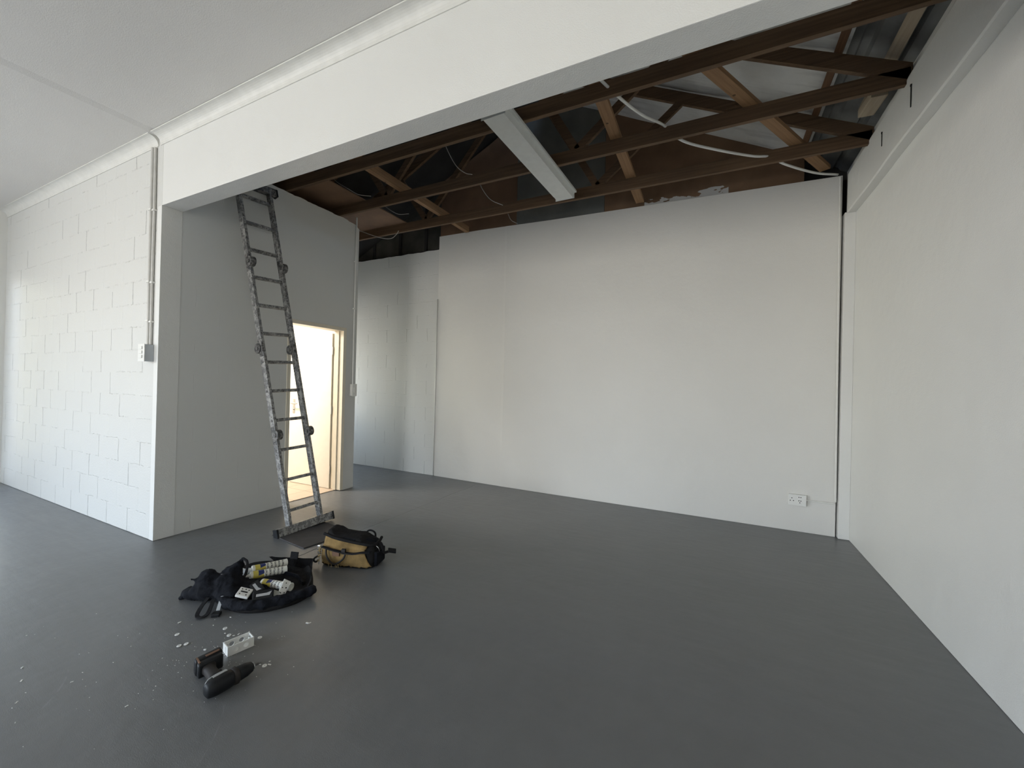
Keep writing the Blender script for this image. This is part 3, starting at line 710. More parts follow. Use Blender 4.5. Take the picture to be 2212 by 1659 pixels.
# ---------------------------------------------------------------- ladder
def ladder():
    base = Vector((0.813, 0.815, 0.0)); u = Vector((-0.237, -0.031, 1)).normalized(); L = 3.41
    s = Vector((0.053, 1, 0)); s = (s - u*s.dot(u)).normalized(); n = s.cross(u).normalized()   # n points away from the wall
    m = Matrix((n, s, u)).transposed().to_4x4(); m.translation = base
    t = bpy.data.objects.new('folding_ladder', None); COL.objects.link(t); t.matrix_world = m; t.empty_display_size = 0.1
    tag(t, 'paint-spattered folding aluminium ladder leaning on the wall beside the door', 'ladder')
    hw = 0.153; HZ = (0.892, 1.714, 2.536)
    secs = [(0.05, HZ[0]-0.04), (HZ[0]+0.04, HZ[1]-0.04), (HZ[1]+0.04, HZ[2]-0.04), (HZ[2]+0.04, L-0.01)]
    for sy in (-1, 1):
        for a, b_ in secs:
            b = bmesh.new(); box(b, -0.032, 0.032, sy*hw-0.0135, sy*hw+0.0135, a, b_, 0.003)
            r = link('rail', b, M['alu'], t)
            for k in range(12):
                z = 0.207+0.274*k
                if a < z < b_: b = bmesh.new(); cyl(b, (0, sy*(hw+0.0135), z), (0, sy*(hw+0.016), z), 0.013, seg=10); link('rung_end', b, M['alu_dark'], r)
        for i, z in enumerate(HZ):
            off = 0.036 if i != 1 else -0.036
            b = bmesh.new()
            cyl(b, (off, sy*hw-0.024, z), (off, sy*hw+0.024, z), 0.046, seg=24); cyl(b, (off, sy*hw-0.030, z), (off, sy*hw+0.030, z), 0.018, seg=16)
            box(b, -0.028, 0.028, sy*hw-0.017, sy*hw+0.017, z-0.085, z+0.085, 0.006)
            link('hinge', b, M['alu_dark'], t)
    for k in range(12):
        z = 0.207+0.274*k; b = bmesh.new(); box(b, -0.015, 0.015, -hw+0.0135, hw-0.0135, z-0.014, z+0.014, 0.004); link('rung', b, M['alu'], t)
    for z, ln, dy in ((0.045, 0.56, 0.0), (L-0.04, 0.50, -0.02)):
        b = bmesh.new(); box(b, -0.028, 0.028, -ln/2+dy, ln/2+dy, z-0.036, z+0.036, 0.004); bb = link('stabiliser_bar', b, M['alu'] if z < 1 else M['alu_dark'], t)
        for sy in (-1, 1):
            b = bmesh.new(); box(b, -0.03, 0.03, sy*ln/2+dy-(0.015 if sy > 0 else 0.004), sy*ln/2+dy+(0.004 if sy > 0 else 0.015), z-0.040, z+0.037, 0.003); link('rubber_foot', b, M['black_plastic'], bb)
ladder()
o = link('floor_board', poly_prism([(0.715, 0.555), (1.200, 0.503), (1.252, 0.960), (0.765, 1.015)], 0.001, 0.009), M['rubbermat']); tag(o, 'thin dark board on the floor under the foot of the ladder', 'board')

# ---------------------------------------------------------------- tan and black tool bag
def tool_bag():
    t = empty('tool_bag', (1.755, 0.427, 0.0), R(18.7)); tag(t, 'tan and black canvas tool bag with frayed corner standing near the ladder', 'bag')
    prof = [(0.0, 0.192, 0.008, 0.212), (0.012, 0.203, -0.002, 0.222), (0.06, 0.208, -0.008, 0.228), (0.11, 0.206, -0.004, 0.226), (0.15, 0.198, 0.012, 0.215), (0.185, 0.190, 0.028, 0.200), (0.205, 0.185, 0.038, 0.190), (0.212, 0.172, 0.058, 0.178), (0.214, 0.150, 0.080, 0.160), (0.215, 0.10, 0.10, 0.14)]
    def ring(z, hx, y0, y1, n=48):
        cy_, ry = (y0+y1)/2, (y1-y0)/2; out = []
        for i in range(n):
            a = 2*PI*i/n; c, s_ = math.cos(a), math.sin(a); e = 0.38
            x = hx*math.copysign(abs(c)**e, c); yy = cy_ + ry*math.copysign(abs(s_)**e, s_)
            zz = z*(1 - 0.14*(x/0.2)*min(1, z/0.12)) + (0.012*math.sin(x*30)*z/0.2 if z > 0.15 else 0)
            out.append((x, yy, max(0.001, zz)))
        return out
    rings = []
    for (a, b_) in zip(prof, prof[1:]):
        for k in range(3):
            f = k/3; rings.append(ring(*[a[i]+(b_[i]-a[i])*f for i in range(4)]))
    rings.append(ring(*prof[-1]))
    bm = loft(rings)
    for v in bm.verts:
        if v.co.z > 0.01: v.co += noise.noise_vector(v.co*16)*0.007 + Vector((0, 0, abs(noise.noise(v.co*28)))) * (0.008 if v.co.z > 0.19 else 0.0)
    body = link('body', bm, M['blackfab2'], t, smooth=True)
    # tan front panel, two pieces (lower bag and upper fold)
    def yfront(x, z):
        z0 = z/(1 - 0.14*(x/0.2)*min(1, z/0.12))
        for a, b_ in zip(prof, prof[1:]):
            if a[0] <= z0 <= b_[0]:
                f = (z0-a[0])/(b_[0]-a[0]); y0 = a[2]+(b_[2]-a[2])*f; y1 = a[3]+(b_[3]-a[3])*f; hx = a[1]+(b_[1]-a[1])*f
                k = min(0.999, abs(x)/hx)**(1/0.38); s_ = (1-k*k)**0.5
                return (y0+y1)/2 - (y1-y0)/2*s_**0.38
        return 0.1
    def patch(fx0, fx1, fz0, fz1, off, nx=30, nz=14, fr=0.0, seed=0):
        bm = bmesh.new(); g = []
        for j in range(nz+1):
            row = []
            for i in range(nx+1):
                u_, v_ = i/nx, j/nz; x = fx0(v_) + (fx1(v_)-fx0(v_))*u_; z = fz0(u_)+(fz1(u_)-fz0(u_))*v_
                if fr and (j == 0): z += fr*noise.noise(Vector((x*90, seed, 0)))
                p = Vector((x, yfront(x, z)-off, z)); q = noise.noise_vector(Vector((x, 0.1, z))*16)*0.007; p += Vector((0, min(0, q.y)-0.002*abs(noise.noise(p*40)), 0))
                row.append(bm.verts.new(p))
            g.append(row)
        for j in range(nz):
            for i in range(nx): bm.faces.new((g[j][i], g[j][i+1], g[j+1][i+1], g[j+1][i]))
        r = bmesh.ops.extrude_face_region(bm, geom=bm.faces[:]); bmesh.ops.translate(bm, vec=(0, 0.003, 0), verts=[v for v in r['geom'] if isinstance(v, bmesh.types.BMVert)])
        return bm
    link('front_panel', patch(lambda v: -0.200+0.015*v, lambda v: 0.196-0.055*v, lambda u: 0.022-0.008*u, lambda u: 0.158-0.018*u-0.02*math.sin(u*PI), 0.006, fr=0.016), M['tan'], t, smooth=True)
    link('upper_flap', patch(lambda v: -0.178-0.012*v, lambda v: 0.150+0.010*v, lambda u: 0.150-0.012*u-0.02*math.sin(u*PI), lambda u: 0.222-0.056*u, 0.005, fr=0.004, seed=5), M['tan'], t, smooth=True)
    # dark rolled collar over the tan flap
    link('collar', tube([(-0.192, 0.036, 0.226), (-0.10, 0.024, 0.205), (0.0, 0.020, 0.190), (0.10, 0.024, 0.176), (0.188, 0.040, 0.165), (0.205, 0.11, 0.166), (0.19, 0.19, 0.17)], 0.011), M['blackfab2'], t, smooth=True)
    blob('lid', [(Vector((-0.06, 0.11, 0.170)), (0.11, 0.07, 0.030), 0.1), (Vector((0.02, 0.14, 0.180)), (0.09, 0.06, 0.030), 0), (Vector((0.11, 0.12, 0.162)), (0.09, 0.075, 0.03), 0), (Vector((-0.03, 0.06, 0.19)), (0.14, 0.04, 0.02), 0)], M['blackfab'], t, 0.006, 0.007, 30, 3)
    # webbing handle: band across the front and the hanging loop
    link('handle_band', strap([(-0.172, -0.020, 0.150), (-0.14, -0.030, 0.150), (-0.08, -0.026, 0.134), (0.0, -0.024, 0.122), (0.07, -0.024, 0.118), (0.13, -0.014, 0.126), (0.19, 0.0, 0.128)], 0.004, 0.012, up=(0, 1, 0)), M['web'], t)
    link('handle_loop', tube([(-0.135, -0.026, 0.148), (-0.128, -0.036, 0.10), (-0.10, -0.040, 0.06), (-0.06, -0.042, 0.040), (-0.02, -0.040, 0.058), (0.010, -0.036, 0.09), (0.018, -0.028, 0.125)], 0.0065, seg=10), M['brown_rubber'], t, smooth=True)
    link('handle_keeper', BX(-0.014, 0.016, -0.034, -0.014, 0.112, 0.148, 0.003), M['brown_rubber'], t)
    b = BX(-0.092, -0.036, -0.021, -0.0165, 0.088, 0.122, 0.002); link('leather_patch', b, M['leather'], t)
    # frayed corner, clips and buckle ends
    b = bmesh.new(); random.seed(8)
    for k in range(34):
        p = Vector((-0.20+random.uniform(-0.006, 0.03), random.uniform(-0.016, 0.0)-0.004, random.uniform(0.03, 0.15))); q = p+Vector((random.uniform(-0.014, 0.006), random.uniform(-0.012, 0), random.uniform(-0.016, 0.012)))
        sweep(b, [p, (p+q)/2+Vector((0, -0.003, 0.003)), q], 0.0016, seg=5)
    for k in range(10):
        p = Vector((random.uniform(-0.13, -0.04), -0.018, 0.03)); q = p+Vector((random.uniform(-0.01, 0.01), -0.006, -0.022)); sweep(b, [p, (p+q)/2, q], 0.0013, seg=5)
    link('frayed_threads', b, M['tan_fray'], t)['kind'] = 'stuff'
    link('side_ring', tube([(-0.205, 0.0, 0.075), (-0.232, -0.012, 0.060), (-0.240, -0.012, 0.040), (-0.225, -0.008, 0.030), (-0.205, -0.004, 0.045)], 0.007, seg=10), M['black_plastic'], t, smooth=True)
    link('side_clip', BX(-0.218, -0.196, -0.006, 0.008, 0.085, 0.15, 0.003), M['steel'], t)
    link('corner_piping', tube([(-0.198, -0.012, 0.018), (-0.203, -0.006, 0.04), (-0.206, 0.004, 0.07)], 0.005, seg=8), M['steel'], t, smooth=True)
    link('side_pocket', BX(0.200, 0.228, 0.04, 0.18, 0.01, 0.115, 0.012), M['blackfab'], t)
    s_ = link('shoulder_strap', strap([(0.19, 0.10, 0.165), (0.225, 0.10, 0.160), (0.243, 0.10, 0.125), (0.250, 0.11, 0.09), (0.27, 0.14, 0.085)], 0.004, 0.013, up=(0, 1, 0)), M['web'], t)
    link('buckle', BX(-0.03, 0.03, -0.02, 0.02, -0.006, 0.006, 0.003), M['black_plastic'], s_, loc=(0.292, 0.155, 0.088), rot=(R(25), R(15), R(30)))
    link('rear_handle', tube([(0.05, 0.19, 0.17), (0.07, 0.20, 0.205), (0.10, 0.20, 0.212), (0.13, 0.20, 0.195), (0.14, 0.19, 0.165)], 0.007, seg=10), M['web'], t, smooth=True)
    link('spring_clip', tube([(0.215, 0.05, 0.158), (0.235, 0.04, 0.150), (0.240, 0.05, 0.125), (0.232, 0.07, 0.110)], 0.0022, seg=8), M['steel'], t, smooth=True)
tool_bag()

# ---------------------------------------------------------------- open black bag and what lies in it
def open_bag():
    t = empty('open_tool_bag', (1.55, 0.0, 0.0)); tag(t, 'black fabric tool bag lying open on the floor with sealant tubes in it', 'bag')
    O = Vector((1.55, 0.0, 0.0))
    def P(*pts): return [Vector(p)-O for p in pts]
    # base and inside lining: sheet over an outline, dished
    out = [(1.44, -0.28), (1.56, -0.295), (1.69, -0.285), (1.80, -0.225), (1.875, -0.12), (1.895, -0.02), (1.86, 0.07), (1.74, 0.17), (1.60, 0.25), (1.47, 0.285), (1.33, 0.235), (1.22, 0.14), (1.17, 0.03), (1.20, -0.10), (1.30, -0.22)]
    ring = spline([(x, y, 0) for x, y in out+[out[0]]], 6)[:-1]; c = Vector((1.56, -0.02, 0)); bm = bmesh.new(); rows = []
    for k, (f, z) in enumerate(((1.0, 0.002), (1.005, 0.022), (0.985, 0.040), (0.95, 0.044), (0.90, 0.034), (0.82, 0.022), (0.65, 0.018), (0.45, 0.018), (0.22, 0.020))):
        row = []
        for i, p in enumerate(ring):
            q = c+(p-c)*f; zz = z + 0.010*noise.noise(q*14)*(1 if k > 1 else 0.2)
            a = (p-c); 
            if k in (1, 2, 3) and a.x > 0.0 and a.y > 0.05: zz += 0.030*(k/2 if k < 3 else 0.9)*min(1, a.x/0.1)   # raised flap edge on the right
            row.append(bm.verts.new(Vector((q.x, q.y, max(0.002, zz)))-O))
        rows.append(row)
    for a, b_ in zip(rows, rows[1:]):
        for j in range(len(a)): bm.faces.new((a[j], a[(j+1) % len(a)], b_[(j+1) % len(a)], b_[j]))
    bm.faces.new(rows[-1]); bm.faces.new(rows[0][::-1])
    link('base', bm, M['blackfab2'], t, smooth=True)
    # padded front roll
    def roll(bm):
        sweep(bm, spline(P((1.47, -0.255, 0.035), (1.58, -0.285, 0.036), (1.70, -0.268, 0.038), (1.79, -0.205, 0.040), (1.845, -0.12, 0.042), (1.885, -0.03, 0.045), (1.91, 0.03, 0.048)), 6), 0.036, 0.029, seg=14)
    blob('front_roll', [(P((1.905, 0.03, 0.046))[0], (0.034, 0.034, 0.030), 0)], M['blackfab'], t, 0.007, 0.007, 26, 1, roll)
    # raised rear flap with a turned edge
    def flap(bm):
        g = []
        for i in range(15):
            u_ = i/14; a = Vector((1.30, 0.20, 0.03)).lerp(Vector((1.60, 0.235, 0.03)), u_) ; b_ = Vector((1.27, 0.17, 0.075)).lerp(Vector((1.615, 0.27, 0.098)), u_)
            g.append([bm.verts.new(a-O), bm.verts.new(b_-O+Vector((0, 0, 0.006*noise.noise(Vector((u_*6, 0, 0))))))])
        for p, q in zip(g, g[1:]): bm.faces.new((p[0], q[0], q[1], p[1]))
        h = []
        for i in range(12):
            u_ = i/11; a = Vector((1.60, 0.235, 0.03)).lerp(Vector((1.85, 0.03, 0.03)), u_); b_ = Vector((1.615, 0.27, 0.098)).lerp(Vector((1.875, 0.045, 0.055)), u_)
            h.append([bm.verts.new(a-O), bm.verts.new(b_-O)])
        for p, q in zip(h, h[1:]): bm.faces.new((p[0], q[0], q[1], p[1]))
        bmesh.ops.solidify(bm, geom=bm.faces[:], thickness=0.012)
    bm = bmesh.new(); flap(bm); jitter(bm, 0.004, 20); link('rear_flap', bm, M['blackfab2'], t)
    link('flap_tab', BX(-0.03, 0.03, -0.004, 0.004, -0.02, 0.03, 0.003), M['web'], t, loc=Vector((1.47, 0.225, 0.10))-O, rot=(R(-12), 0, R(17)))
    link('divider', strap(P((1.40, 0.13, 0.03), (1.52, 0.10, 0.045), (1.64, 0.12, 0.04), (1.76, 0.08, 0.035)), 0.004, 0.012, up=(0, 0, 1), flat=True), M['blackfab'], t)
    # collapsed front pocket heap on the left
    E = [((1.30, -0.31, 0.035), (0.09, 0.055, 0.036), 0.4), ((1.37, -0.28, 0.06), (0.10, 0.075, 0.062), 0.3), ((1.345, -0.27, 0.115), (0.060, 0.05, 0.055), 0.6), ((1.44, -0.21, 0.075), (0.09, 0.08, 0.075), 0.5),
         ((1.425, -0.17, 0.125), (0.060, 0.05, 0.050), 0.7), ((1.425, -0.135, 0.160), (0.035, 0.035, 0.034), 0.9), ((1.50, -0.24, 0.05), (0.10, 0.06, 0.05), 0.2), ((1.52, -0.15, 0.045), (0.11, 0.09, 0.042), 0.4), ((1.60, -0.13, 0.035), (0.10, 0.08, 0.034), 0.2)]
    def tips(bm):
        cyl(bm, Vector((1.42, -0.14, 0.165))-O, Vector((1.432, -0.100, 0.203))-O, 0.026, 0.006, 12)
        cyl(bm, Vector((1.28, -0.32, 0.03))-O, Vector((1.235, -0.375, 0.012))-O, 0.034, 0.006, 12)
        cyl(bm, Vector((1.315, -0.31, 0.12))-O, Vector((1.292, -0.345, 0.128))-O, 0.020, 0.004, 10)
    blob('pocket_heap', [(Vector(c_)-O, r_, a_) for c_, r_, a_ in E], M['blackfab'], t, 0.008, 0.009, 20, 7, tips, 3)
    link('carry_handle', tube(P((1.430, -0.108, 0.198), (1.455, -0.100, 0.182), (1.473, -0.108, 0.148), (1.480, -0.122, 0.112), (1.478, -0.140, 0.080)), 0.008, seg=10), M['web'], t, smooth=True)
    link('strap_loop', strap(P((1.46, -0.325, 0.050), (1.49, -0.375, 0.030), (1.535, -0.42, 0.012), (1.575, -0.422, 0.010), (1.575, -0.39, 0.012), (1.53, -0.345, 0.025), (1.495, -0.315, 0.045)), 0.010, 0.003), M['web'], t)
    s_ = link('buckle_strap', strap(P((1.535, -0.285, 0.06), (1.565, -0.315, 0.04), (1.60, -0.345, 0.020)), 0.009, 0.002), M['grey_plastic'], t)
    link('buckle', BX(-0.022, 0.022, -0.018, 0.018, -0.008, 0.010, 0.004), M['black_plastic'], s_, loc=Vector((1.617, -0.362, 0.011))-O, rot=(0, 0, R(40)))
    b = BX(-0.014, 0.014, -0.0015, 0.0015, -0.008, 0.008, 0.001); link('badge', b, M['grey_plastic'], t, loc=Vector((1.425, -0.225, 0.135))-O, rot=(R(-20), 0, R(40)))
open_bag()

def sealant(p, q, roll, label):
    p = Vector(p); q = Vector(q); d = (q-p).normalized(); s = d.cross(Vector((0, 0, 1))).normalized(); u = s.cross(d)
    m = Matrix((d, -s, u)).transposed().to_4x4() @ Matrix.Rotation(R(roll), 4, 'X'); m.translation = p
    t = bpy.data.objects.new('sealant_tube', None); COL.objects.link(t); t.matrix_world = m; t.empty_display_size = 0.05
    rings = []; n = 28
    for x, r in ((0.0, 0.012), (0.0005, 0.0235), (0.006, 0.0242), (0.208, 0.0242), (0.212, 0.0248), (0.216, 0.0248), (0.216, 0.0205), (0.206, 0.0200)):
        rings.append([(x, r*math.cos(2*PI*i/n), r*math.sin(2*PI*i/n)) for i in range(n)])
    link('cartridge', loft(rings), M['tube'], t, smooth=False)
    rings = []
    for x, r in ((0.0, 0.012), (-0.010, 0.010), (-0.014, 0.0075), (-0.026, 0.0065), (-0.028, 0.004)):
        rings.append([(x, r*math.cos(2*PI*i/16), r*math.sin(2*PI*i/16)) for i in range(16)])
    link('nozzle', loft(rings), M['white_plastic'], t, smooth=False)
    tag(t, label, 'sealant tube', 'white sealant tubes in the open bag'); return t
sealant((1.395, -0.030, 0.088), (1.46, 0.178, 0.072), 0, 'white sealant tube in the open bag, rearmost of the upper two')
sealant((1.455, -0.078, 0.080), (1.535, 0.122, 0.060), 20, 'white sealant tube with blue and yellow mark, in front of the rearmost one')
sealant((1.575, -0.070, 0.060), (1.785, -0.018, 0.060), -10, 'white sealant tube lying apart, lowest of three, under the white bracket')
def wall_box_small():
    t = empty('socket_plate', (1.650, -0.228, 0.084), 0, (R(14), R(18), R(38))); tag(t, 'small square white socket plate lying on the open black bag', 'socket plate')
    link('plate', BX(-0.036, 0.036, -0.034, 0.034, -0.012, 0.006, 0.005), M['white_plastic'], t)
    b = bmesh.new(); box(b, -0.020, 0.018, -0.005, 0.004, 0.006, 0.0075, 0.001); link('slot', b, M['hole'], t)
    for x, y_ in ((-0.02, 0.018), (0.0, 0.020), (0.018, 0.018), (-0.018, -0.020), (0.018, -0.020)): b = bmesh.new(); cyl(b, (x, y_, 0.006), (x, y_, 0.0072), 0.0038, seg=10); link('hole', b, M['hole'], t)
wall_box_small()
def bracket():
    B, T = Vector((1.812, -0.108, 0.052)), Vector((1.790, -0.050, 0.112)); a = (T-B).normalized(); v = (Vector((4.15, -1.72, 1.37))-B).normalized()
    sd = v.cross(a).normalized(); nn = a.cross(sd).normalized(); m = Matrix((a, sd, nn)).transposed().to_4x4(); m.translation = (B+T)/2
    if nn.dot(v) < 0: m = m @ Matrix.Rotation(PI, 4, 'X')
    t = bpy.data.objects.new('perforated_bracket', None); COL.objects.link(t); t.matrix_world = m @ Matrix.Rotation(R(28), 4, 'X'); t.empty_display_size = 0.05
    tag(t, 'white perforated bracket plate propped over the lowest sealant tube', 'bracket')
    link('plate', BX(-0.048, 0.048, -0.024, 0.024, -0.0025, 0.0025, 0.002), M['white_plastic'], t)
    for x, y_, r in ((-0.030, 0.010, 0.0035), (-0.022, -0.012, 0.0035), (0.0, 0.012, 0.0035), (0.006, -0.010, 0.0045), (0.030, 0.002, 0.0035)): b = bmesh.new(); cyl(b, (x, y_, 0.0025), (x, y_, 0.0033), r, seg=10); link('hole', b, M['hole'], t)
bracket()
blob_o = blob('plastic_pouch', [(Vector((0, 0, 0)), (0.055, 0.035, 0.028), 0.2), (Vector((0.03, 0.02, 0.008)), (0.035, 0.026, 0.024), 0)], M['clear'], None, 0.006, 0.006, 40, 2)
# blob() keeps points above z=0, so it is built round the origin plane and lifted here
blob_o.location = (1.345, -0.068, 0.068); tag(blob_o, 'milky clear plastic pouch behind the carry handle of the open bag', 'plastic pouch')
def small_case(loc, rot, label):
    t = empty('tool_case', loc, 0, rot); tag(t, label, 'tool case', 'black tool cases in the open bag')
    link('case', BX(-0.055, 0.055, -0.028, 0.028, -0.02, 0.02, 0.008), M['black_plastic'], t)
    b = bmesh.new(); v = [bm_v for bm_v in ()]
    pts = [(-0.035, -0.012), (0.035, -0.012), (0.045, 0.012), (0.018, 0.004), (-0.035, 0.004)]
    a = [b.verts.new((x, y_, 0.0205)) for x, y_ in pts]; c = [b.verts.new((x, y_, 0.0215)) for x, y_ in pts]; b.faces.new(a[::-1]); b.faces.new(c)
    for i in range(5): b.faces.new((a[i], a[(i+1) % 5], c[(i+1) % 5], c[i]))
    link('sticker', b, M['grey_label'], t)
small_case((1.640, -0.142, 0.066), (R(20), R(10), R(-12)), 'black tool case with grey sticker, behind the white socket plate')
small_case((1.757, -0.180, 0.070), (R(35), R(0), R(52)), 'black tool case with grey sticker, between the socket plate and the bracket')
o = link('paper_scrap', BX(-0.025, 0.025, -0.018, 0.018, 0, 0.002), plain('dull_paper', (0.30, 0.30, 0.27), 0.8), loc=(1.795, -0.135, 0.075), rot=(R(30), R(20), R(30))); tag(o, 'crumpled dull grey scrap beside the foot of the white bracket', 'scrap')

# ---------------------------------------------------------------- white back box, drill, discs
def back_box():
    t = empty('electrical_back_box', (2.022, -0.470, 0.0), R(78)); tag(t, 'white open rectangular electrical box with round knockout holes on the floor', 'electrical box')
    b = bmesh.new(); L, W_, H, th = 0.058, 0.033, 0.047, 0.004
    box(b, -L, L, -W_, W_, 0.001, th)
    box(b, -L, -L+th, -W_, W_, th, H); box(b, L-th, L, -W_, W_, th, H)
    n = 20
    for sy in (-1, 1):                       # long sides with two real round holes each
        y0, y1 = (sy*W_, sy*(W_-th))
        for cx_, x0, x1 in ((-0.022, -L+th, 0.0), (0.022, 0.0, L-th)):
            cz, r = 0.024, 0.0115
            pts = []
            for i in range(n):
                a = 2*PI*i/n; pts.append((cx_+r*math.cos(a), cz+r*math.sin(a)))
            def edge(i):
                a = 2*PI*i/n; dx, dz = math.cos(a), math.sin(a)
                k = min(((x1-cx_)/dx if dx > 1e-9 else (x0-cx_)/dx if dx < -1e-9 else 9), ((H-cz)/dz if dz > 1e-9 else (th-cz)/dz if dz < -1e-9 else 9))
                return (cx_+dx*k, cz+dz*k)
            corners = [(x1, H), (x0, H), (x0, th), (x1, th)]
            for yy in (y0, y1):
                I = [b.verts.new((p[0], yy, p[1])) for p in pts]; E_ = [b.verts.new((edge(i)[0], yy, edge(i)[1])) for i in range(n)]
                for i in range(n):
                    j = (i+1) % n; e0, e1 = edge(i), edge(j); extra = None
                    for cc in corners:
                        if (abs(e0[0]-cc[0]) < 1e-6 and abs(e1[1]-cc[1]) < 1e-6 and abs(e0[1]-cc[1]) > 1e-6) or (abs(e0[1]-cc[1]) < 1e-6 and abs(e1[0]-cc[0]) < 1e-6 and abs(e0[0]-cc[0]) > 1e-6): extra = cc
                    f = [I[i], E_[i]] + ([b.verts.new((extra[0], yy, extra[1]))] if extra else []) + [E_[j], I[j]]
                    b.faces.new(f)
            A = [b.verts.new((p[0], y0, p[1])) for p in pts]; B_ = [b.verts.new((p[0], y1, p[1])) for p in pts]
            for i in range(n): b.faces.new((A[i], A[(i+1) % n], B_[(i+1) % n], B_[i]))
        box(b, -L+th, L-th, min(y0, y1), max(y0, y1), H-0.0005, H)
    link('box', b, M['white_plastic'], t)
    for sx in (-1, 1):
        b = bmesh.new(); cyl(b, (sx*0.047, 0, th), (sx*0.047, 0, H-0.006), 0.0055, seg=14); box(b, sx*0.053-0.006, sx*0.053+0.003, -0.004, 0.004, th, H-0.006)
        l = link('screw_lug', b, M['white_plastic'], t)
        b = bmesh.new(); cyl(b, (sx*0.047, 0, H-0.006), (sx*0.047, 0, H-0.0055), 0.0025, seg=10); link('screw_hole', b, M['hole'], l)
back_box()

def drill():
    t = empty('cordless_drill', (2.222, -0.612, 0.0)); tag(t, 'black cordless drill lying on its side beside the white electrical box', 'drill')
    O = Vector((2.235, -0.60, 0.0))
    V = lambda *p: Vector(p)-O
    def section(rings_spec, mat, name, parent=t, sm=True, n=22):
        """rings: centre, half width, half height; axis dir"""
        rings = []
        for c, d, w, h in rings_spec:
            d = Vector(d).normalized(); s = d.cross(Vector((0, 0, 1))).normalized(); u = s.cross(d); e = 0.75
            rings.append([Vector(c)-O + s*w*math.copysign(abs(math.cos(2*PI*i/n))**e, math.cos(2*PI*i/n)) + u*h*math.copysign(abs(math.sin(2*PI*i/n))**e, math.sin(2*PI*i/n)) for i in range(n)])
        return link(name, loft(rings), mat, parent, smooth=sm)
    # motor body, rear to gear case
    ax = Vector((0.02, 0.235, 0)).normalized(); a0 = Vector((2.262, -0.725, 0.040))
    def at(s_, dz=0.0): return tuple(a0 + ax*s_ + Vector((0, 0, dz)))
    section([(at(0.0), ax, 0.018, 0.020), (at(0.006), ax, 0.028, 0.030), (at(0.03), ax, 0.034, 0.035), (at(0.085), ax, 0.034, 0.035), (at(0.10), ax, 0.031, 0.033), (at(0.103), ax, 0.030, 0.032)], M['black_plastic'], 'motor_housing')
    section([(at(0.103), ax, 0.030, 0.031), (at(0.108), ax, 0.034, 0.034), (at(0.122), ax, 0.034, 0.034), (at(0.126), ax, 0.030, 0.030)], M['brown_rubber'], 'torque_collar')
    section([(at(0.126), ax, 0.027, 0.027), (at(0.13), ax, 0.029, 0.029), (at(0.16), ax, 0.027, 0.027), (at(0.185), ax, 0.020, 0.020), (at(0.19), ax, 0.014, 0.014)], M['black_plastic'], 'chuck')
    b = bmesh.new(); cyl(b, V(*at(0.190)), V(*at(0.194)), 0.0155, seg=20); link('chuck_ring', b, M['steel'], t)
    b = bmesh.new(); cyl(b, V(*at(0.194)), V(*at(0.215, -0.004)), 0.005, seg=10); cyl(b, V(*at(0.215, -0.004)), V(*at(0.235, -0.010)), 0.0032, 0.0028, seg=8); link('driver_bit', b, M['alu_dark'], t)
    b = bmesh.new(); bar(b, V(*at(0.035, 0.034))+Vector((-0.012, 0, 0)), V(*at(0.09, 0.036))+Vector((-0.012, 0, 0)), 0.008, 0.006, bev=0.001); link('sticker', b, M['grey_label'], t)
    link('trim_line', tube([V(*at(0.004, 0.028)) + Vector((-0.008, 0, 0)), V(*at(0.02, 0.036)) + Vector((-0.014, 0, 0)), V(*at(0.05, 0.037)) + Vector((-0.020, 0, 0)), V(*at(0.09, 0.034)) + Vector((-0.024, 0, 0))], 0.0018, seg=6), M['grey_plastic'], t)
    # grip from the body towards the battery
    g = Vector((-0.185, 0.042, 0)).normalized(); g0 = Vector(at(0.055)) - Vector((0.01, 0, 0))
    section([(tuple(g0+g*0.02), g, 0.030, 0.026), (tuple(g0+g*0.05), g, 0.025, 0.023), (tuple(g0+g*0.09), g, 0.023, 0.022), (tuple(g0+g*0.13), g, 0.024, 0.022), (tuple(g0+g*0.15), g, 0.036, 0.027)], M['brown_rubber'], 'grip')
    b = bmesh.new(); bar(b, V(*(g0+g*0.045+ax*0.030)), V(*(g0+g*0.075+ax*0.026)), 0.014, 0.02, bev=0.004); link('trigger', b, M['brown_rubber'], t)
    # battery foot
    f0 = g0+g*0.172; m = Matrix((g, ax, Vector((0, 0, 1)))).transposed().to_4x4()
    for nm, x0, x1, y0, y1, z0, z1, mt in (('foot', -0.034, 0.0, -0.040, 0.062, -0.030, 0.034, 'black_plastic'), ('battery', 0.002, 0.042, -0.042, 0.068, -0.034, 0.036, 'black_plastic')):
        bm = bmesh.new(); box(bm, x0, x1, y0, y1, z0, z1, 0.010); bmesh.ops.transform(bm, matrix=Matrix.Translation(f0-O) @ m, verts=bm.verts); p_ = link(nm, bm, M[mt], t, smooth=True)
        if nm == 'battery':
            bm = bmesh.new(); box(bm, 0.006, 0.020, 0.0, 0.055, 0.036, 0.038); box(bm, -0.02, 0.030, -0.034, -0.028, 0.02, 0.038); bmesh.ops.transform(bm, matrix=Matrix.Translation(f0-O) @ m, verts=bm.verts); link('battery_label', bm, M['leather'], p_)
drill()

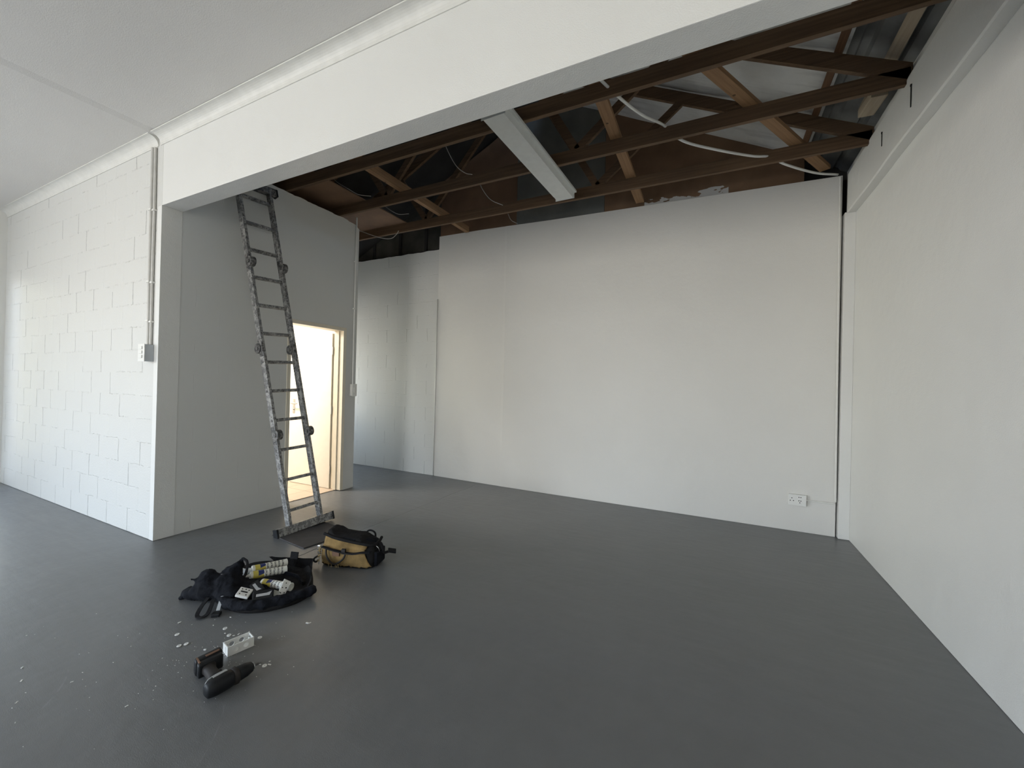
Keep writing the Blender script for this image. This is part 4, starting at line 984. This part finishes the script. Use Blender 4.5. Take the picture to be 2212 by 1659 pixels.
discs = [((1.785, -0.406), 'round white knockout disc nearest the open bag, behind the electrical box'),
         ((1.868, -0.431), 'round white knockout disc close behind the left end of the electrical box'),
         ((2.028, -0.366), 'round white knockout disc touching the right end of the electrical box'),
         ((1.624, -0.555), 'round white knockout disc on its own far left, above the touching pair'),
         ((1.742, -0.600), 'left disc of the touching pair of white knockouts left of the drill'),
         ((1.752, -0.578), 'right disc of the touching pair of white knockouts left of the drill'),
         ((2.258, -0.486), 'round white knockout disc beside the tip of the drill bit')]
first = None
for i, ((x, y_), lab) in enumerate(discs):
    if first is None:
        b = bmesh.new(); cyl(b, (0, 0, 0), (0, 0, 0.003), 0.0105, 0.0100, seg=24); o = link('knockout_disc', b, M['white_plastic'])
        b = bmesh.new(); cyl(b, (0, 0, 0.003), (0, 0, 0.0036), 0.0018, seg=10); c_ = link('centre_mark', b, M['hole'], o); first = (o, c_)
    else:
        o = first[0].copy(); COL.objects.link(o); c_ = first[1].copy(); COL.objects.link(c_); c_.parent = o
    if i == 5: x, y_ = x+0.004, y_+0.003
    o.location = (x, y_, 0.0005); o.rotation_euler = (R(3*(i % 3)), R(2), i)
    if i % 3: o.location.z = 0.0012
    tag(o, lab, 'disc', 'white knockout discs on the floor')
# plaster and plastic crumbs
random.seed(12); b = bmesh.new()
def chip(x, y_, s):
    a = random.uniform(0, PI); m = Matrix.Translation((x, y_, 0.0)) @ Matrix.Rotation(a, 4, 'Z')
    box(b, -s*random.uniform(0.6, 1.6), s*random.uniform(0.6, 1.6), -s*0.45, s*0.45, 0.0003, 0.0003+s*0.5, 0, m)
for x, y_, s in [(1.51, -0.493, 0.006), (1.885, -0.555, 0.007), (1.89, -0.42, 0.004), (1.90, -0.40, 0.005), (1.83, -0.43, 0.004), (1.70, -0.42, 0.004), (2.13, -0.16, 0.008), (2.14, -0.15, 0.006), (1.70, -0.33, 0.004), (2.27, -0.47, 0.005), (2.23, -0.49, 0.005), (2.25, -0.455, 0.004),
                 (1.30, -1.02, 0.006), (1.42, -1.05, 0.006), (1.05, -1.08, 0.008), (1.0, -1.16, 0.006), (1.16, -1.12, 0.006), (1.62, -0.95, 0.004), (1.24, -1.17, 0.005), (2.0, -0.9, 0.004)]: chip(x, y_, s)
for k in range(150):
    r = abs(random.gauss(0, 0.2)); a = random.uniform(0, 2*PI); chip(2.0+r*math.cos(a)*1.1, -0.52+r*math.sin(a), random.uniform(0.0008, 0.0022))
for k in range(40): chip(random.uniform(0.8, 2.2), random.uniform(-1.2, -0.6), random.uniform(0.001, 0.0025))
o = link('plaster_crumbs', b, M['white_plastic']); tag(o, 'white plaster and plastic crumbs scattered round the drill and box', 'debris', kind='stuff')
